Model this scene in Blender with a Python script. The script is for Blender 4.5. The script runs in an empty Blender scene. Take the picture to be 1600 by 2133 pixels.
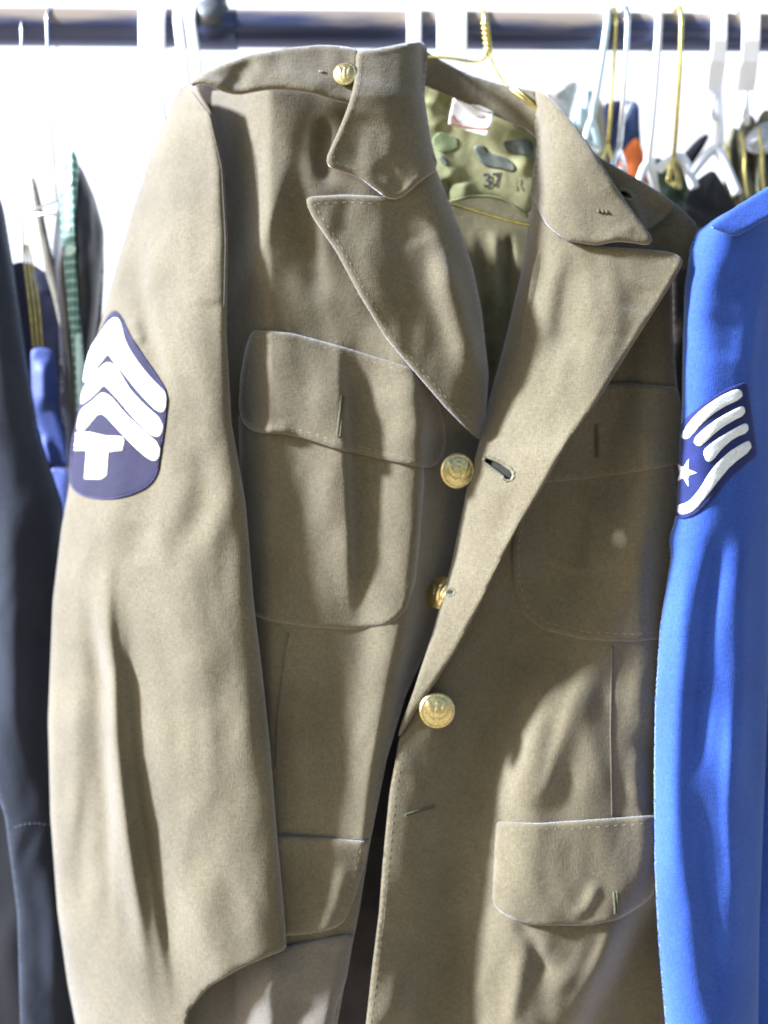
import bpy, math, random
import numpy as np
from mathutils import Vector
from mathutils.geometry import delaunay_2d_cdt
random.seed(7)
rng = np.random.RandomState(7)
S = bpy.context.scene
C = S.collection

# ------------------------------------------------------------------ camera, sky, sun, exposure
CAM_Y, CAM_Z, MPP = -0.90, 1.40, 0.00035        # metres; metres per photo pixel in the plane y = 0
cam = bpy.data.objects.new('camera', bpy.data.cameras.new('camera'))
C.objects.link(cam)
cam.location = (0, CAM_Y, CAM_Z)
cam.rotation_euler = (math.radians(90), 0, 0)
cam.data.sensor_fit = 'VERTICAL'
cam.data.sensor_height = 24
cam.data.lens = 24 * 0.9 / (2133 * MPP)
cam.data.clip_start, cam.data.clip_end = 0.02, 200
cam.data.dof.use_dof = True
cam.data.dof.focus_distance = 0.835
cam.data.dof.aperture_fstop = 1.8
S.camera = cam

SUN = Vector((-0.86, -0.175, 0.48)).normalized()
w = bpy.data.worlds.new('World'); S.world = w; w.use_nodes = True
nt = w.node_tree; nt.nodes.clear()
sky = nt.nodes.new('ShaderNodeTexSky'); sky.sky_type = 'NISHITA'; sky.sun_disc = False
sky.sun_elevation = math.asin(SUN.z)
sky.sun_rotation = math.atan2(SUN.x, SUN.y)
sky.air_density, sky.dust_density, sky.ozone_density = 1.0, 2.0, 1.0
bg = nt.nodes.new('ShaderNodeBackground'); bg.inputs[1].default_value = 0.055
out = nt.nodes.new('ShaderNodeOutputWorld')
nt.links.new(sky.outputs[0], bg.inputs[0]); nt.links.new(bg.outputs[0], out.inputs[0])
sd = bpy.data.lights.new('sun', 'SUN'); sd.energy = 5.0; sd.angle = math.radians(6); sd.color = (.87, .96, 1.16)
so = bpy.data.objects.new('sun', sd); C.objects.link(so)
so.rotation_euler = SUN.to_track_quat('Z', 'Y').to_euler()
S.view_settings.view_transform = 'Standard'; S.view_settings.look = 'None'
S.view_settings.gamma = 1; S.view_settings.exposure = 2.15
S.render.engine = 'CYCLES'

# ------------------------------------------------------------------ helpers
def P(px, py, y):
    k = MPP * (y - CAM_Y) / 0.9
    return Vector(((px - 800) * k, y, CAM_Z + (1066.5 - py) * k))

def Pn(px, py, y):
    k = MPP * (y - CAM_Y) / 0.9
    return np.stack([(px - 800) * k, y, CAM_Z + (1066.5 - py) * k], 1)

def thing(name, label, cat, loc, group=None):
    o = bpy.data.objects.new(name, None); C.objects.link(o)
    o.location = loc; o.empty_display_size = .05
    o['label'] = label; o['category'] = cat
    if group: o['group'] = group
    return o

def wloc(o):
    v = Vector((0, 0, 0))
    while o is not None:
        v += o.location; o = o.parent
    return v

def link(name, verts, faces, mat, parent, smooth=True, label=None):
    me = bpy.data.meshes.new(name)
    off = wloc(parent) if parent else Vector((0, 0, 0))
    va = np.asarray(verts, float) - np.array(off)
    me.from_pydata(va.tolist(), [], faces)
    me.update()
    if smooth: me.polygons.foreach_set('use_smooth', [True] * len(me.polygons))
    me.materials.append(mat)
    o = bpy.data.objects.new(name, me); C.objects.link(o)
    if parent: o.parent = parent
    if label: o['label'] = label
    return o

def chaikin(p, closed, n=2):
    p = [np.array(q, float) for q in p]
    if n:                                          # keep corners tight on long edges
        q = []; m = len(p)
        for i in range(m if closed else m - 1):
            a, b = p[i], p[(i + 1) % m]; L = np.hypot(*(b - a)); q.append(a)
            if L > 56: q += [a + (b - a) * 22 / L, b - (b - a) * 22 / L]
        if not closed: q.append(p[-1])
        p = q
    for _ in range(n):
        q = []
        m = len(p)
        rngs = range(m) if closed else range(m - 1)
        if not closed: q.append(p[0])
        for i in rngs:
            a, b = p[i], p[(i + 1) % m]
            q += [a * .75 + b * .25, a * .25 + b * .75]
        if not closed: q.append(p[-1])
        p = q
    return np.array(p)

def resample(p, sp, closed):
    p = np.asarray(p, float)
    if closed: p = np.vstack([p, p[:1]])
    seg = np.hypot(*(p[1:] - p[:-1]).T); cum = np.concatenate([[0], np.cumsum(seg)])
    n = max(3, int(round(cum[-1] / sp)))
    t = np.linspace(0, cum[-1], n + 1)
    r = np.stack([np.interp(t, cum, p[:, 0]), np.interp(t, cum, p[:, 1])], 1)
    return r[:-1] if closed else r

def inside(x, y, poly):
    c = np.zeros(len(x), bool)
    n = len(poly); j = n - 1
    for i in range(n):
        xi, yi = poly[i]; xj, yj = poly[j]
        if yi != yj:
            m = ((yi > y) != (yj > y)) & (x < (xj - xi) * (y - yi) / (yj - yi) + xi)
            c ^= m
        j = i
    return c

def segdist(x, y, pl, closed=False):
    """distance to a polyline, signed side (+1 = right of the picture-down direction), arc parameter 0..1"""
    pl = np.asarray(pl, float)
    if closed: pl = np.vstack([pl, pl[:1]])
    best = np.full(len(x), 1e18); side = np.ones(len(x)); tt = np.zeros(len(x))
    seg = np.hypot(*(pl[1:] - pl[:-1]).T); cum = np.concatenate([[0], np.cumsum(seg)]); L = max(cum[-1], 1e-9)
    for i in range(len(pl) - 1):
        ax, ay = pl[i]; dx, dy = pl[i + 1] - pl[i]
        l2 = dx * dx + dy * dy + 1e-12
        u = ((x - ax) * dx + (y - ay) * dy) / l2
        uc = np.clip(u, 0, 1)
        ex, ey = x - ax - uc * dx, y - ay - uc * dy
        d2 = ex * ex + ey * ey
        m = d2 < best
        best[m] = d2[m]
        side[m] = np.where(dx * ey - dy * ex > 0, -1, 1)[m]   # going down (+y): points with larger x give +1
        tt[m] = ((cum[i] + uc * seg[i]) / L)[m]
    return np.sqrt(best), side, tt

def folds(lst):
    """each fold: (polyline, left width px, right width px, height mm towards the viewer[, taper])"""
    prep = []
    for f in lst:
        pl = resample(chaikin(f[0], False, 2), 25, False)
        prep.append((pl, f[1], f[2], f[3] * .001, f[4] if len(f) > 4 else .3))
    def fn(x, y):
        r = np.zeros(len(x))
        for pl, wl, wr, a, tp in prep:
            W = 3.2 * max(wl, wr)
            lo, hi = pl.min(0) - W, pl.max(0) + W
            m = (x > lo[0]) & (x < hi[0]) & (y > lo[1]) & (y < hi[1])
            if not m.any(): continue
            d, s, t = segdist(x[m], y[m], pl)
            wd = np.where(s > 0, wr, wl)
            e = np.clip(np.minimum(t, 1 - t) / max(tp, 1e-3), 0, 1); e = e * e * (3 - 2 * e)
            if tp <= 0: e = 1
            r[m] += a * e * np.exp(-(d / wd) ** 2)
        return -r
    return fn

class Wrinkle:
    def __init__(s, seed, scale, amp, stretch=3.0, n=14):
        r = np.random.RandomState(seed)
        a = r.normal(0, .5, n)
        k = 2 * math.pi / (scale * (0.5 + r.rand(n) * 1.3))
        s.kx, s.ky = k * np.cos(a), k * np.sin(a) / 1.0
        s.ky /= 1.0; s.ky = s.ky / stretch * 1.6
        s.ph = r.rand(n) * 6.28; s.amp = amp * .001 / math.sqrt(n)
    def __call__(s, x, y):
        r = np.zeros(len(x))
        wx = 22 * np.sin(y / 97. + x / 260. + s.ph[0]) + 9 * np.sin(y / 41. + s.ph[1])
        wy = 30 * np.sin(x / 83. + s.ph[2])
        for kx, ky, p in zip(s.kx, s.ky, s.ph):
            r += np.sin(kx * (x + wx) + ky * (y + wy) + p)
        return r * s.amp * 1.4

def sheet(name, outline, depth, mat, parent, t=1.4, res=7, rounds=2, roll=1.2, rollw=7, lip=0, lipat=6, holes=(), label=None, smooth=True):
    ol = resample(chaikin(outline, True, rounds) if rounds else outline, res, True)
    lo, hi = ol.min(0), ol.max(0)
    gx = np.arange(lo[0], hi[0], res); gy = np.arange(lo[1], hi[1], res * .87)
    X, Y = np.meshgrid(gx, gy); X = X + (np.arange(len(gy)) % 2)[:, None] * res * .5
    X, Y = X.ravel(), Y.ravel()
    m = inside(X, Y, ol); X, Y = X[m], Y[m]
    d, _, _ = segdist(X, Y, ol, True)
    m = d > res * .55; X, Y, d = X[m], Y[m], d[m]
    hl = []
    for h in holes:
        h = resample(h, res * .6, True); hl.append(h)
        ins = inside(X, Y, h); dh, _, _ = segdist(X, Y, h, True)
        m = (~ins) & (dh > res * .4); X, Y, d = X[m], Y[m], d[m]
    loops = [ol] + hl
    pts, edges, n = [], [], 0
    for l in loops:
        pts += [tuple(q) for q in l]; edges += [(n + i, n + (i + 1) % len(l)) for i in range(len(l))]; n += len(l)
    pts += list(zip(X.tolist(), Y.tolist()))
    vv, ee, ff, _, _, _ = delaunay_2d_cdt([Vector(q) for q in pts], edges, [], 2 if holes else 1, 1e-4)
    V = np.array([tuple(v) for v in vv])
    F = []
    cent = np.array([V[list(f)].mean(0) for f in ff])
    ok = inside(cent[:, 0], cent[:, 1], ol)
    for h in hl: ok &= ~inside(cent[:, 0], cent[:, 1], h)
    for f, k in zip(ff, ok):
        if not k: continue
        a, b, c = V[f[0]], V[f[1]], V[f[2]]
        if (b[0] - a[0]) * (c[1] - a[1]) - (b[1] - a[1]) * (c[0] - a[0]) > 0: f = (f[0], f[2], f[1])
        F.append(tuple(f))
    dE, _, _ = segdist(V[:, 0], V[:, 1], ol, True)
    yy = depth(V[:, 0], V[:, 1]) + roll * .001 * np.exp(-(dE / rollw) ** 2)
    if lip: yy = yy - lip * .001 * np.exp(-((dE - lipat) / 4.5) ** 2)
    front = Pn(V[:, 0], V[:, 1], yy)
    back = front.copy(); back[:, 1] += t * .001
    n = len(V)
    cnt = {}
    for f in F:
        for i in range(3):
            e = (f[i], f[(i + 1) % 3]); cnt[e] = cnt.get(e, 0) + 1
    FF = list(F) + [(f[0] + n, f[2] + n, f[1] + n) for f in F]
    for (a, b) in list(cnt):
        if (b, a) not in cnt: FF.append((b, a, a + n, b + n))
    return link(name, np.vstack([front, back]), FF, mat, parent, smooth, label)

def tube_geo(pts, r, sides=8, cap=True):
    pts = [Vector(p) for p in pts]; n = len(pts)
    V, F = [], []
    rr = r if hasattr(r, '__len__') else [r] * n
    up = None
    for i in range(n):
        t = (pts[min(i + 1, n - 1)] - pts[max(i - 1, 0)]).normalized()
        if up is None: up = t.orthogonal().normalized()
        up = (up - t * up.dot(t)); up = up.normalized() if up.length > 1e-6 else t.orthogonal().normalized()
        b = t.cross(up)
        for k in range(sides):
            a = 2 * math.pi * k / sides
            V.append(pts[i] + (up * math.cos(a) + b * math.sin(a)) * rr[i])
    for i in range(n - 1):
        for k in range(sides):
            k2 = (k + 1) % sides
            F.append((i * sides + k, i * sides + k2, (i + 1) * sides + k2, (i + 1) * sides + k))
    if cap:
        F.append(tuple(range(sides))[::-1]); F.append(tuple(range((n - 1) * sides, n * sides)))
    return V, F

def tube(name, pts, r, mat, parent, sides=10, label=None):
    V, F = tube_geo(pts, r, sides)
    return link(name, V, F, mat, parent, True, label)

def smooth3(pts, n=3):
    p = [Vector(q) for q in pts]
    for _ in range(n):
        q = [p[0]]
        for a, b in zip(p[:-1], p[1:]): q += [a * .75 + b * .25, a * .25 + b * .75]
        q.append(p[-1]); p = q
    return p

def stitches(name, lines, depth, mat, parent, r=.28, dash=16, gap=2, proud=.05):
    V, F = [], []
    for pl in lines:
        p = resample(pl, 1.0, False)
        step = dash + gap; i = 0
        while i + dash < len(p):
            j = int(random.uniform(-.6, .6))
            q = p[[i, i + int(dash) // 2, min(i + int(dash) + j, len(p) - 1)]]
            y = depth(q[:, 0], q[:, 1]) - proud * .001
            y[0] += .0003; y[2] += .0003
            v, f = tube_geo([P(q[k, 0], q[k, 1], y[k]) for k in range(3)], [r * .0006, r * .001, r * .0006], 5)
            n = len(V); V += v; F += [tuple(a + n for a in g) for g in f]
            i += int(step)
    o = link(name, V, F, mat, parent); o['kind'] = 'stuff'
    return o

def inset(outline, dist, rounds=2, closed=True):
    ol = resample(chaikin(outline, closed, rounds), 6, closed)
    if closed:
        t = np.roll(ol, -1, 0) - np.roll(ol, 1, 0)
    else:
        t = np.gradient(ol, axis=0)
    t /= np.hypot(*t.T)[:, None] + 1e-9
    nrm = np.stack([-t[:, 1], t[:, 0]], 1)
    if closed:
        A = np.sum(ol[:, 0] * np.roll(ol[:, 1], -1) - np.roll(ol[:, 0], -1) * ol[:, 1])
        if A < 0: nrm = -nrm
    return ol + nrm * dist

# ------------------------------------------------------------------ materials
def base_mat(name):
    m = bpy.data.materials.new(name); m.use_nodes = True
    t = m.node_tree; b = t.nodes['Principled BSDF']
    return m, t, b

def cloth(name, col, var=.25, sheen=.35, rough=.85, weave=.00045, bump=.5, tint=None, vscale=14, sheencol=(.9, .9, 1, 1), slub=.25):
    m, t, b = base_mat(name)
    N = t.nodes.new; L = t.links.new
    tc = N('ShaderNodeTexCoord')
    n1 = N('ShaderNodeTexNoise'); n1.inputs['Scale'].default_value = vscale; n1.inputs['Detail'].default_value = 6
    L(tc.outputs['Object'], n1.inputs['Vector'])
    mp = N('ShaderNodeMapping'); mp.inputs['Scale'].default_value = (260, 260, 1500); L(tc.outputs['Object'], mp.inputs[0])
    n2 = N('ShaderNodeTexNoise'); n2.inputs['Scale'].default_value = 1; n2.inputs['Detail'].default_value = 3
    L(mp.outputs[0], n2.inputs['Vector'])
    mp3 = N('ShaderNodeMapping'); mp3.inputs['Scale'].default_value = (1500, 400, 300); mp3.inputs['Rotation'].default_value = (0, .5, 0); L(tc.outputs['Object'], mp3.inputs[0])
    n3 = N('ShaderNodeTexNoise'); n3.inputs['Scale'].default_value = 1; n3.inputs['Detail'].default_value = 2
    L(mp3.outputs[0], n3.inputs['Vector'])
    r = N('ShaderNodeValToRGB')
    c = np.array(col)
    t2 = np.array(tint) if tint is not None else c * (1 + var)
    r.color_ramp.elements[0].position = .33; r.color_ramp.elements[0].color = (*(c * (1 - var)), 1)
    r.color_ramp.elements[1].position = .68; r.color_ramp.elements[1].color = (*t2, 1)
    L(n1.outputs[0], r.inputs[0])
    ad = N('ShaderNodeMath'); ad.operation = 'ADD'; L(n2.outputs[0], ad.inputs[0]); L(n3.outputs[0], ad.inputs[1])
    mr = N('ShaderNodeMapRange'); mr.inputs[1].default_value = .65; mr.inputs[2].default_value = 1.35; mr.inputs[3].default_value = 1 - slub; mr.inputs[4].default_value = 1 + slub
    L(ad.outputs[0], mr.inputs[0])
    mx = N('ShaderNodeVectorMath'); mx.operation = 'SCALE'; L(r.outputs[0], mx.inputs[0]); L(mr.outputs[0], mx.inputs['Scale'])
    L(mx.outputs[0], b.inputs['Base Color'])
    b.inputs['Roughness'].default_value = rough
    b.inputs['Specular IOR Level'].default_value = .25
    b.inputs['Sheen Weight'].default_value = sheen; b.inputs['Sheen Roughness'].default_value = .45
    b.inputs['Sheen Tint'].default_value = sheencol
    n4 = N('ShaderNodeTexNoise'); n4.inputs['Scale'].default_value = 90; n4.inputs['Detail'].default_value = 5; L(tc.outputs['Object'], n4.inputs['Vector'])
    bp = N('ShaderNodeBump'); bp.inputs['Strength'].default_value = bump; bp.inputs['Distance'].default_value = weave; L(ad.outputs[0], bp.inputs['Height'])
    bp2 = N('ShaderNodeBump'); bp2.inputs['Strength'].default_value = .5; bp2.inputs['Distance'].default_value = .0007; L(n4.outputs[0], bp2.inputs['Height'])
    L(bp.outputs[0], bp2.inputs['Normal']); L(bp2.outputs[0], b.inputs['Normal'])
    return m

def plain(name, col, rough=.5, metal=0, noise=.15, nscale=60, bump=0, coat=0, spec=.5):
    m, t, b = base_mat(name)
    N = t.nodes.new; L = t.links.new
    tc = N('ShaderNodeTexCoord'); n1 = N('ShaderNodeTexNoise'); n1.inputs['Scale'].default_value = nscale; n1.inputs['Detail'].default_value = 5
    L(tc.outputs['Object'], n1.inputs['Vector'])
    r = N('ShaderNodeValToRGB'); c = np.array(col)
    r.color_ramp.elements[0].position = .35; r.color_ramp.elements[0].color = (*(c * (1 - noise)), 1)
    r.color_ramp.elements[1].position = .65; r.color_ramp.elements[1].color = (*np.minimum(c * (1 + noise), 1), 1)
    L(n1.outputs[0], r.inputs[0]); L(r.outputs[0], b.inputs['Base Color'])
    b.inputs['Roughness'].default_value = rough; b.inputs['Metallic'].default_value = metal
    b.inputs['Coat Weight'].default_value = coat; b.inputs['Specular IOR Level'].default_value = spec
    if bump:
        bp = N('ShaderNodeBump'); bp.inputs['Strength'].default_value = .5; bp.inputs['Distance'].default_value = bump
        L(n1.outputs[0], bp.inputs['Height']); L(bp.outputs[0], b.inputs['Normal'])
    return m

OLIVE = cloth('olive_wool', (.104, .084, .044), .14, .55, tint=(.126, .104, .058), slub=.30)
OLIVE_D = cloth('olive_wool_dark', (.085, .068, .05), .12, .15)  # darker copy of the olive wool for seams, yoke and far sleeve
THREAD = plain('olive_thread', (.20, .17, .12), .7, spec=.2)
THREAD_D = plain('dark_thread', (.09, .085, .055), .8, spec=.2)
GREEN_TH = plain('buttonhole_thread', (.125, .12, .07), .8, spec=.2)
LINING = cloth('dark_lining', (.045, .04, .045), .3, .1, vscale=30)
KHAKI = cloth('khaki_cotton_lining', (.19, .19, .075), .30, .1, weave=.0002, vscale=42, tint=(.36, .34, .17), slub=.1)
KHAKI2 = cloth('faded_khaki_lining', (.20, .175, .085), .35, .1, tint=(.30, .26, .14), vscale=25)
BLOTCH = cloth('grey_green_print', (.10, .11, .085), .5, .1, weave=.0002, vscale=90, slub=.1)
BLOTCH_G = cloth('leaf_green_print', (.14, .165, .07), .2, .1, weave=.0002, vscale=90, slub=.1)
INK = plain('faded_ink', (.075, .065, .07), .8, noise=.5, nscale=500, spec=.1)
INKF = plain('very_faded_ink', (.27, .25, .13), .8, noise=.2, nscale=500, spec=.1)
NAVYFELT = cloth('navy_felt', (.012, .010, .030), .25, .25, weave=.0004, vscale=50, sheencol=(.75, .75, 1, 1))
WHITEFELT = cloth('white_felt', (.66, .65, .60), .08, .2, weave=.0007, slub=.18)
CREAMFELT = cloth('cream_felt', (.66, .62, .50), .10, .2, weave=.0005, slub=.08)
BRASS = plain('brass', (.58, .47, .22), .33, 1, .25, 700, .0001)
BRASSWIRE = plain('brass_wire', (.60, .50, .16), .35, 1, .2, 200)
BLUE = cloth('blue_wool', (.020, .060, .29), .12, .4, weave=.0004, slub=.28, tint=(.026, .074, .33), sheencol=(.5, .7, 1, 1))
BLUEPATCH = cloth('dark_blue_twill', (.010, .016, .085), .2, .25, weave=.0003, vscale=60, sheencol=(.5, .6, 1, 1))
SATIN = cloth('silver_white_embroidery', (.62, .65, .66), .08, .2, rough=.5, weave=.0007, slub=.22)
CHAR = cloth('charcoal_wool', (.014, .016, .024), .2, .35, weave=.0003, sheencol=(.6, .75, 1, 1))
BLACKW = cloth('black_wool', (.010, .010, .012), .2, .1)
NAVYW = cloth('navy_wool', (.012, .014, .035), .2, .15, sheencol=(.5, .6, 1, 1))
MIDBLUE = cloth('mid_blue_satin', (.045, .07, .24), .2, .5, rough=.5, sheencol=(.6, .75, 1, 1))
BEIGE = cloth('beige_cotton', (.42, .39, .28), .06, .1)
GREYW = cloth('grey_cotton', (.36, .34, .30), .06, .1)
TAUPE = cloth('taupe_cotton', (.17, .15, .115), .1, .1)
GREEN = cloth('green_satin', (.05, .20, .13), .3, .4, rough=.4, vscale=60, tint=(.10, .32, .24))
PALEGREEN = cloth('pale_mint_gleam', (.55, .75, .68), .12, .4, rough=.35, vscale=60)
DKGREEN = cloth('dark_green_cotton', (.055, .085, .055), .25, .1)
ORANGE = cloth('orange_nylon', (.85, .20, .045), .1, .2, rough=.6)
DENIM = cloth('slate_blue_cotton', (.045, .075, .17), .3, .1)
CAMO = cloth('olive_drab_ripstop', (.14, .14, .075), .5, .1, vscale=70, tint=(.30, .29, .2))
WHITEPL = plain('white_plastic', (.86, .87, .88), .35, noise=.02)
CLEARPL = plain('frosted_plastic', (.72, .80, .82), .25, noise=.1, nscale=120)
BAKELITE = plain('aqua_plastic', (.55, .70, .74), .3, noise=.1)
CHROME = plain('dull_chrome_wire', (.62, .64, .66), .25, 1)
PAPER = plain('paper_tag', (.86, .80, .74), .7, noise=.03)
PINK = plain('pink_woven_border', (.62, .36, .29), .8, noise=.15, nscale=400)
HOLE = plain('shadowed_hole_cloth', (.02, .02, .015), .9, spec=.1)  # near-black colour stands for the shade inside slits and holes

def plaid_mat():
    m, t, b = base_mat('green_white_plaid')
    N = t.nodes.new; L = t.links.new
    tc = N('ShaderNodeTexCoord'); last = None
    for d, sc in (('X', 95), ('Z', 42)):
        w_ = N('ShaderNodeTexWave'); w_.bands_direction = d; w_.inputs['Scale'].default_value = sc; w_.inputs['Distortion'].default_value = 1.2; w_.inputs['Detail Scale'].default_value = 3
        L(tc.outputs['Object'], w_.inputs['Vector'])
        r_ = N('ShaderNodeMapRange'); r_.inputs[1].default_value = .72; r_.inputs[2].default_value = .92; L(w_.outputs['Fac'], r_.inputs[0])
        if last is None: last = r_
        else:
            a = N('ShaderNodeMath'); a.operation = 'ADD'; L(last.outputs[0], a.inputs[0]); L(r_.outputs[0], a.inputs[1]); last = a
    mx = N('ShaderNodeMix'); mx.data_type = 'RGBA'; mx.inputs[6].default_value = (.03, .12, .09, 1); mx.inputs[7].default_value = (.42, .60, .52, 1)
    mu = N('ShaderNodeMath'); mu.operation = 'MULTIPLY'; mu.inputs[1].default_value = .55; L(last.outputs[0], mu.inputs[0])
    L(mu.outputs[0], mx.inputs[0]); L(mx.outputs[2], b.inputs['Base Color']); b.inputs['Roughness'].default_value = .5
    return m
PLAID = plaid_mat()
def rod_mat():
    m, t, b = base_mat('rusty_tube_blue_sheen')
    N = t.nodes.new; L = t.links.new
    tc = N('ShaderNodeTexCoord')
    mp = N('ShaderNodeMapping'); mp.inputs['Scale'].default_value = (9, 30, 45); L(tc.outputs['Object'], mp.inputs[0])
    n = N('ShaderNodeTexNoise'); n.inputs['Scale'].default_value = 1; n.inputs['Detail'].default_value = 7; L(mp.outputs[0], n.inputs['Vector'])
    sx = N('ShaderNodeSeparateXYZ'); L(tc.outputs['Normal'], sx.inputs[0])
    ad = N('ShaderNodeMath'); ad.operation = 'MULTIPLY_ADD'; L(sx.outputs[2], ad.inputs[0]); ad.inputs[1].default_value = .38; L(n.outputs[0], ad.inputs[2])
    r = N('ShaderNodeValToRGB'); r.color_ramp.elements[0].position = .46; r.color_ramp.elements[0].color = (.05, .06, .12, 1)  # blue sheen on the underside put into the colour; brown above is rust
    r.color_ramp.elements[1].position = .74; r.color_ramp.elements[1].color = (.30, .24, .18, 1)
    L(ad.outputs[0], r.inputs[0]); L(r.outputs[0], b.inputs['Base Color'])
    b.inputs['Metallic'].default_value = .35
    rr = N('ShaderNodeMapRange'); rr.inputs[3].default_value = .16; rr.inputs[4].default_value = .55; L(n.outputs[0], rr.inputs[0]); L(rr.outputs[0], b.inputs['Roughness'])
    return m
ROD = rod_mat()

# ------------------------------------------------------------------ setting
def slab(name, x0, x1, y0, y1, z0, z1, mat):
    V = [(x, y, z) for x in (x0, x1) for y in (y0, y1) for z in (z0, z1)]
    o = link(name, V, [(0, 1, 3, 2), (4, 6, 7, 5), (0, 4, 5, 1), (2, 3, 7, 6), (0, 2, 6, 4), (1, 5, 7, 3)], mat, None, False)
    o['kind'] = 'structure'; return o
slab('bounce_ground', -6, 6, -6, 6, -.1, 0, plain('warm_bounce_ground', (.30, .24, .15), .9, noise=.12, nscale=9, bump=.001))  # unseen ground, added for its warm bounce light
slab('backdrop_wall', -5, 5, .75, .9, .002, 3.2, plain('white_backdrop_wall', (.84, .84, .84), .8, noise=.015, nscale=25, bump=.0004))  # added wall, stands in for the blown-out white background

# ------------------------------------------------------------------ rack
RODY = .115
RZ = P(0, 62, RODY).z; RR = .0148
rack = thing('clothes_rail', 'worn steel clothes rail running across the top, all hangers hooked over it', 'clothes rail', (0, RODY, RZ))
pts = [(-1.0 + i * .04, RODY, RZ - .0022 * (-1.0 + i * .04) / .28) for i in range(51)]
tube('rail_tube', pts, RR, ROD, rack, 40)
cx = P(443, 62, RODY).x
V, F = tube_geo([(cx, RODY, RZ + z) for z in (-.002, .012, .018, .022, .05, .12)], [.0185, .0175, .0135, .0115, .0115, .0115], 24)
link('tee_fitting', V, F, plain('grey_cast_fitting', (.10, .105, .11), .5, .4, .3), rack, label='dark grey fitting standing on the rail')
V, F = tube_geo([(cx - .02, RODY, RZ), (cx + .02, RODY, RZ)], RR + .0012, 40)
link('tee_sleeve', V, F, ROD, rack)

def hook_path(px, top=RR, down_px=170, lean=0, y0=RODY, drop_y=.0):
    """a hook that comes up behind the rail, over it and down in front"""
    x = P(px, 62, y0 - .015).x
    r = RR + .003
    pts = []
    for a in np.linspace(-150, 0, 14):
        a = math.radians(a + 180)
        pts.append(Vector((x - lean * .006, y0 - r * math.cos(a) * 1.0, RZ + r * math.sin(a))))
    return pts, x

def wire_hanger(name, label, px, mat, r=.0016, lean=(0, 0), n=1, gap=6, arms=None, group=None, bottom=(None, None), flat=None, neck=170):
    """hook over the rail, neck, two sloping arms and a bottom bar"""
    x = P(px, 62, RODY - .018).x
    t = thing(name, label, 'clothes hanger', (x, RODY, RZ - .12), group)
    R0 = RR + r + .0006
    ztop = RZ + .0
    hook = []
    for a in np.linspace(215, 0, 18):
        a = math.radians(a)
        hook.append(Vector((x, RODY + R0 * math.cos(a) * -1 * -1 if False else RODY - R0 * math.cos(math.pi - a) * -1, ztop + R0 * math.sin(a))))
    # arc from behind the rail over the top to the front
    hook = [Vector((x, RODY - R0 * math.cos(math.radians(180 - a)), ztop + R0 * math.sin(math.radians(a)))) for a in np.linspace(-35, 180, 20)]
    hook = [Vector((x, RODY + R0 * math.cos(math.radians(a)), ztop + R0 * math.sin(math.radians(a)))) for a in np.linspace(-35, 180, 20)]
    nx = x + lean[0] * MPP; nz = P(0, neck, RODY).z
    hook += [Vector((x + (nx - x) * k, RODY - R0 * (1 - k * k), ztop + (nz - ztop) * k)) for k in (.3, .6, .85, 1)]
    if flat:
        wd = flat * MPP * .5
        V, F = [], []
        n_ = len(hook)
        for i, p in enumerate(hook):
            tn = (hook[min(i + 1, n_ - 1)] - hook[max(i - 1, 0)]).normalized()
            nn = tn.cross(Vector((1, 0, 0))).normalized() * .0018
            sx = Vector((wd, 0, 0))
            V += [p - sx - nn, p + sx - nn, p + sx + nn, p - sx + nn]
        for i in range(n_ - 1):
            for k in range(4):
                F.append((i * 4 + k, i * 4 + (k + 1) % 4, i * 4 + 4 + (k + 1) % 4, i * 4 + 4 + k))
        F += [(3, 2, 1, 0), (n_ * 4 - 4, n_ * 4 - 3, n_ * 4 - 2, n_ * 4 - 1)]
        h = link('hook', V, F, mat, t, False)
        md = h.modifiers.new('soft', 'BEVEL'); md.width = .0012; md.segments = 2
    else:
        tube('hook', smooth3(hook, 1), r, mat, t, 8)
    aw = arms or (150, 60)
    z0 = nz; c = Vector((nx, RODY, nz))
    dx, dz = aw[0] * MPP, aw[1] * MPP
    dirv = Vector((math.cos(lean[1]), math.sin(lean[1]), 0))
    rr = r * (1 if not flat else 1.3)
    tube('arm', smooth3([c, c - dirv * dx * .5 - Vector((0, 0, dz * .35)), c - dirv * dx - Vector((0, 0, dz))], 2), rr, mat, t, 8)
    tube('arm', smooth3([c, c + dirv * dx * .5 - Vector((0, 0, dz * .35)), c + dirv * dx - Vector((0, 0, dz))], 2), rr, mat, t, 8)
    tube('bottom_bar', [c - dirv * dx - Vector((0, 0, dz)), c + dirv * dx - Vector((0, 0, dz))], rr, mat, t, 8)
    return t

# ------------------------------------------------------------------ olive jacket: depth fields (metres, negative = towards the viewer)
wr1, wr2, wr3 = Wrinkle(3, 140, .9, 4.5), Wrinkle(5, 60, .22), Wrinkle(9, 170, 1.6, 4.5)

fL = folds([
    ([(700, 670), (704, 760), (712, 900), (722, 1100), (728, 1320)], 60, 15, 9),         # pleat, dark on its right
    ([(600, 300), (575, 420), (530, 540), (490, 660)], 36, 20, 4),
    ([(745, 640), (752, 900), (760, 1240)], 16, 60, -2.0),
    ([(850, 640), (868, 900), (858, 1100), (835, 1300), (815, 1450), (790, 1650), (768, 1800)], 60, 24, 9, .05),
    ([(625, 430), (648, 520), (668, 640)], 30, 24, -3.5),
    ([(690, 230), (672, 330), (690, 400)], 20, 24, -4.5),
    ([(520, 690), (500, 900), (510, 1250)], 30, 30, -2),
    ([(610, 1500), (650, 1600), (640, 1750)], 40, 40, 2.5),
    ([(720, 1780), (700, 1880), (660, 1980)], 22, 22, 4),
    ([(560, 700), (620, 860), (650, 900)], 60, 60, 1.5),
    ([(540, 330), (560, 600)], 60, 60, 1.5),
])
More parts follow.
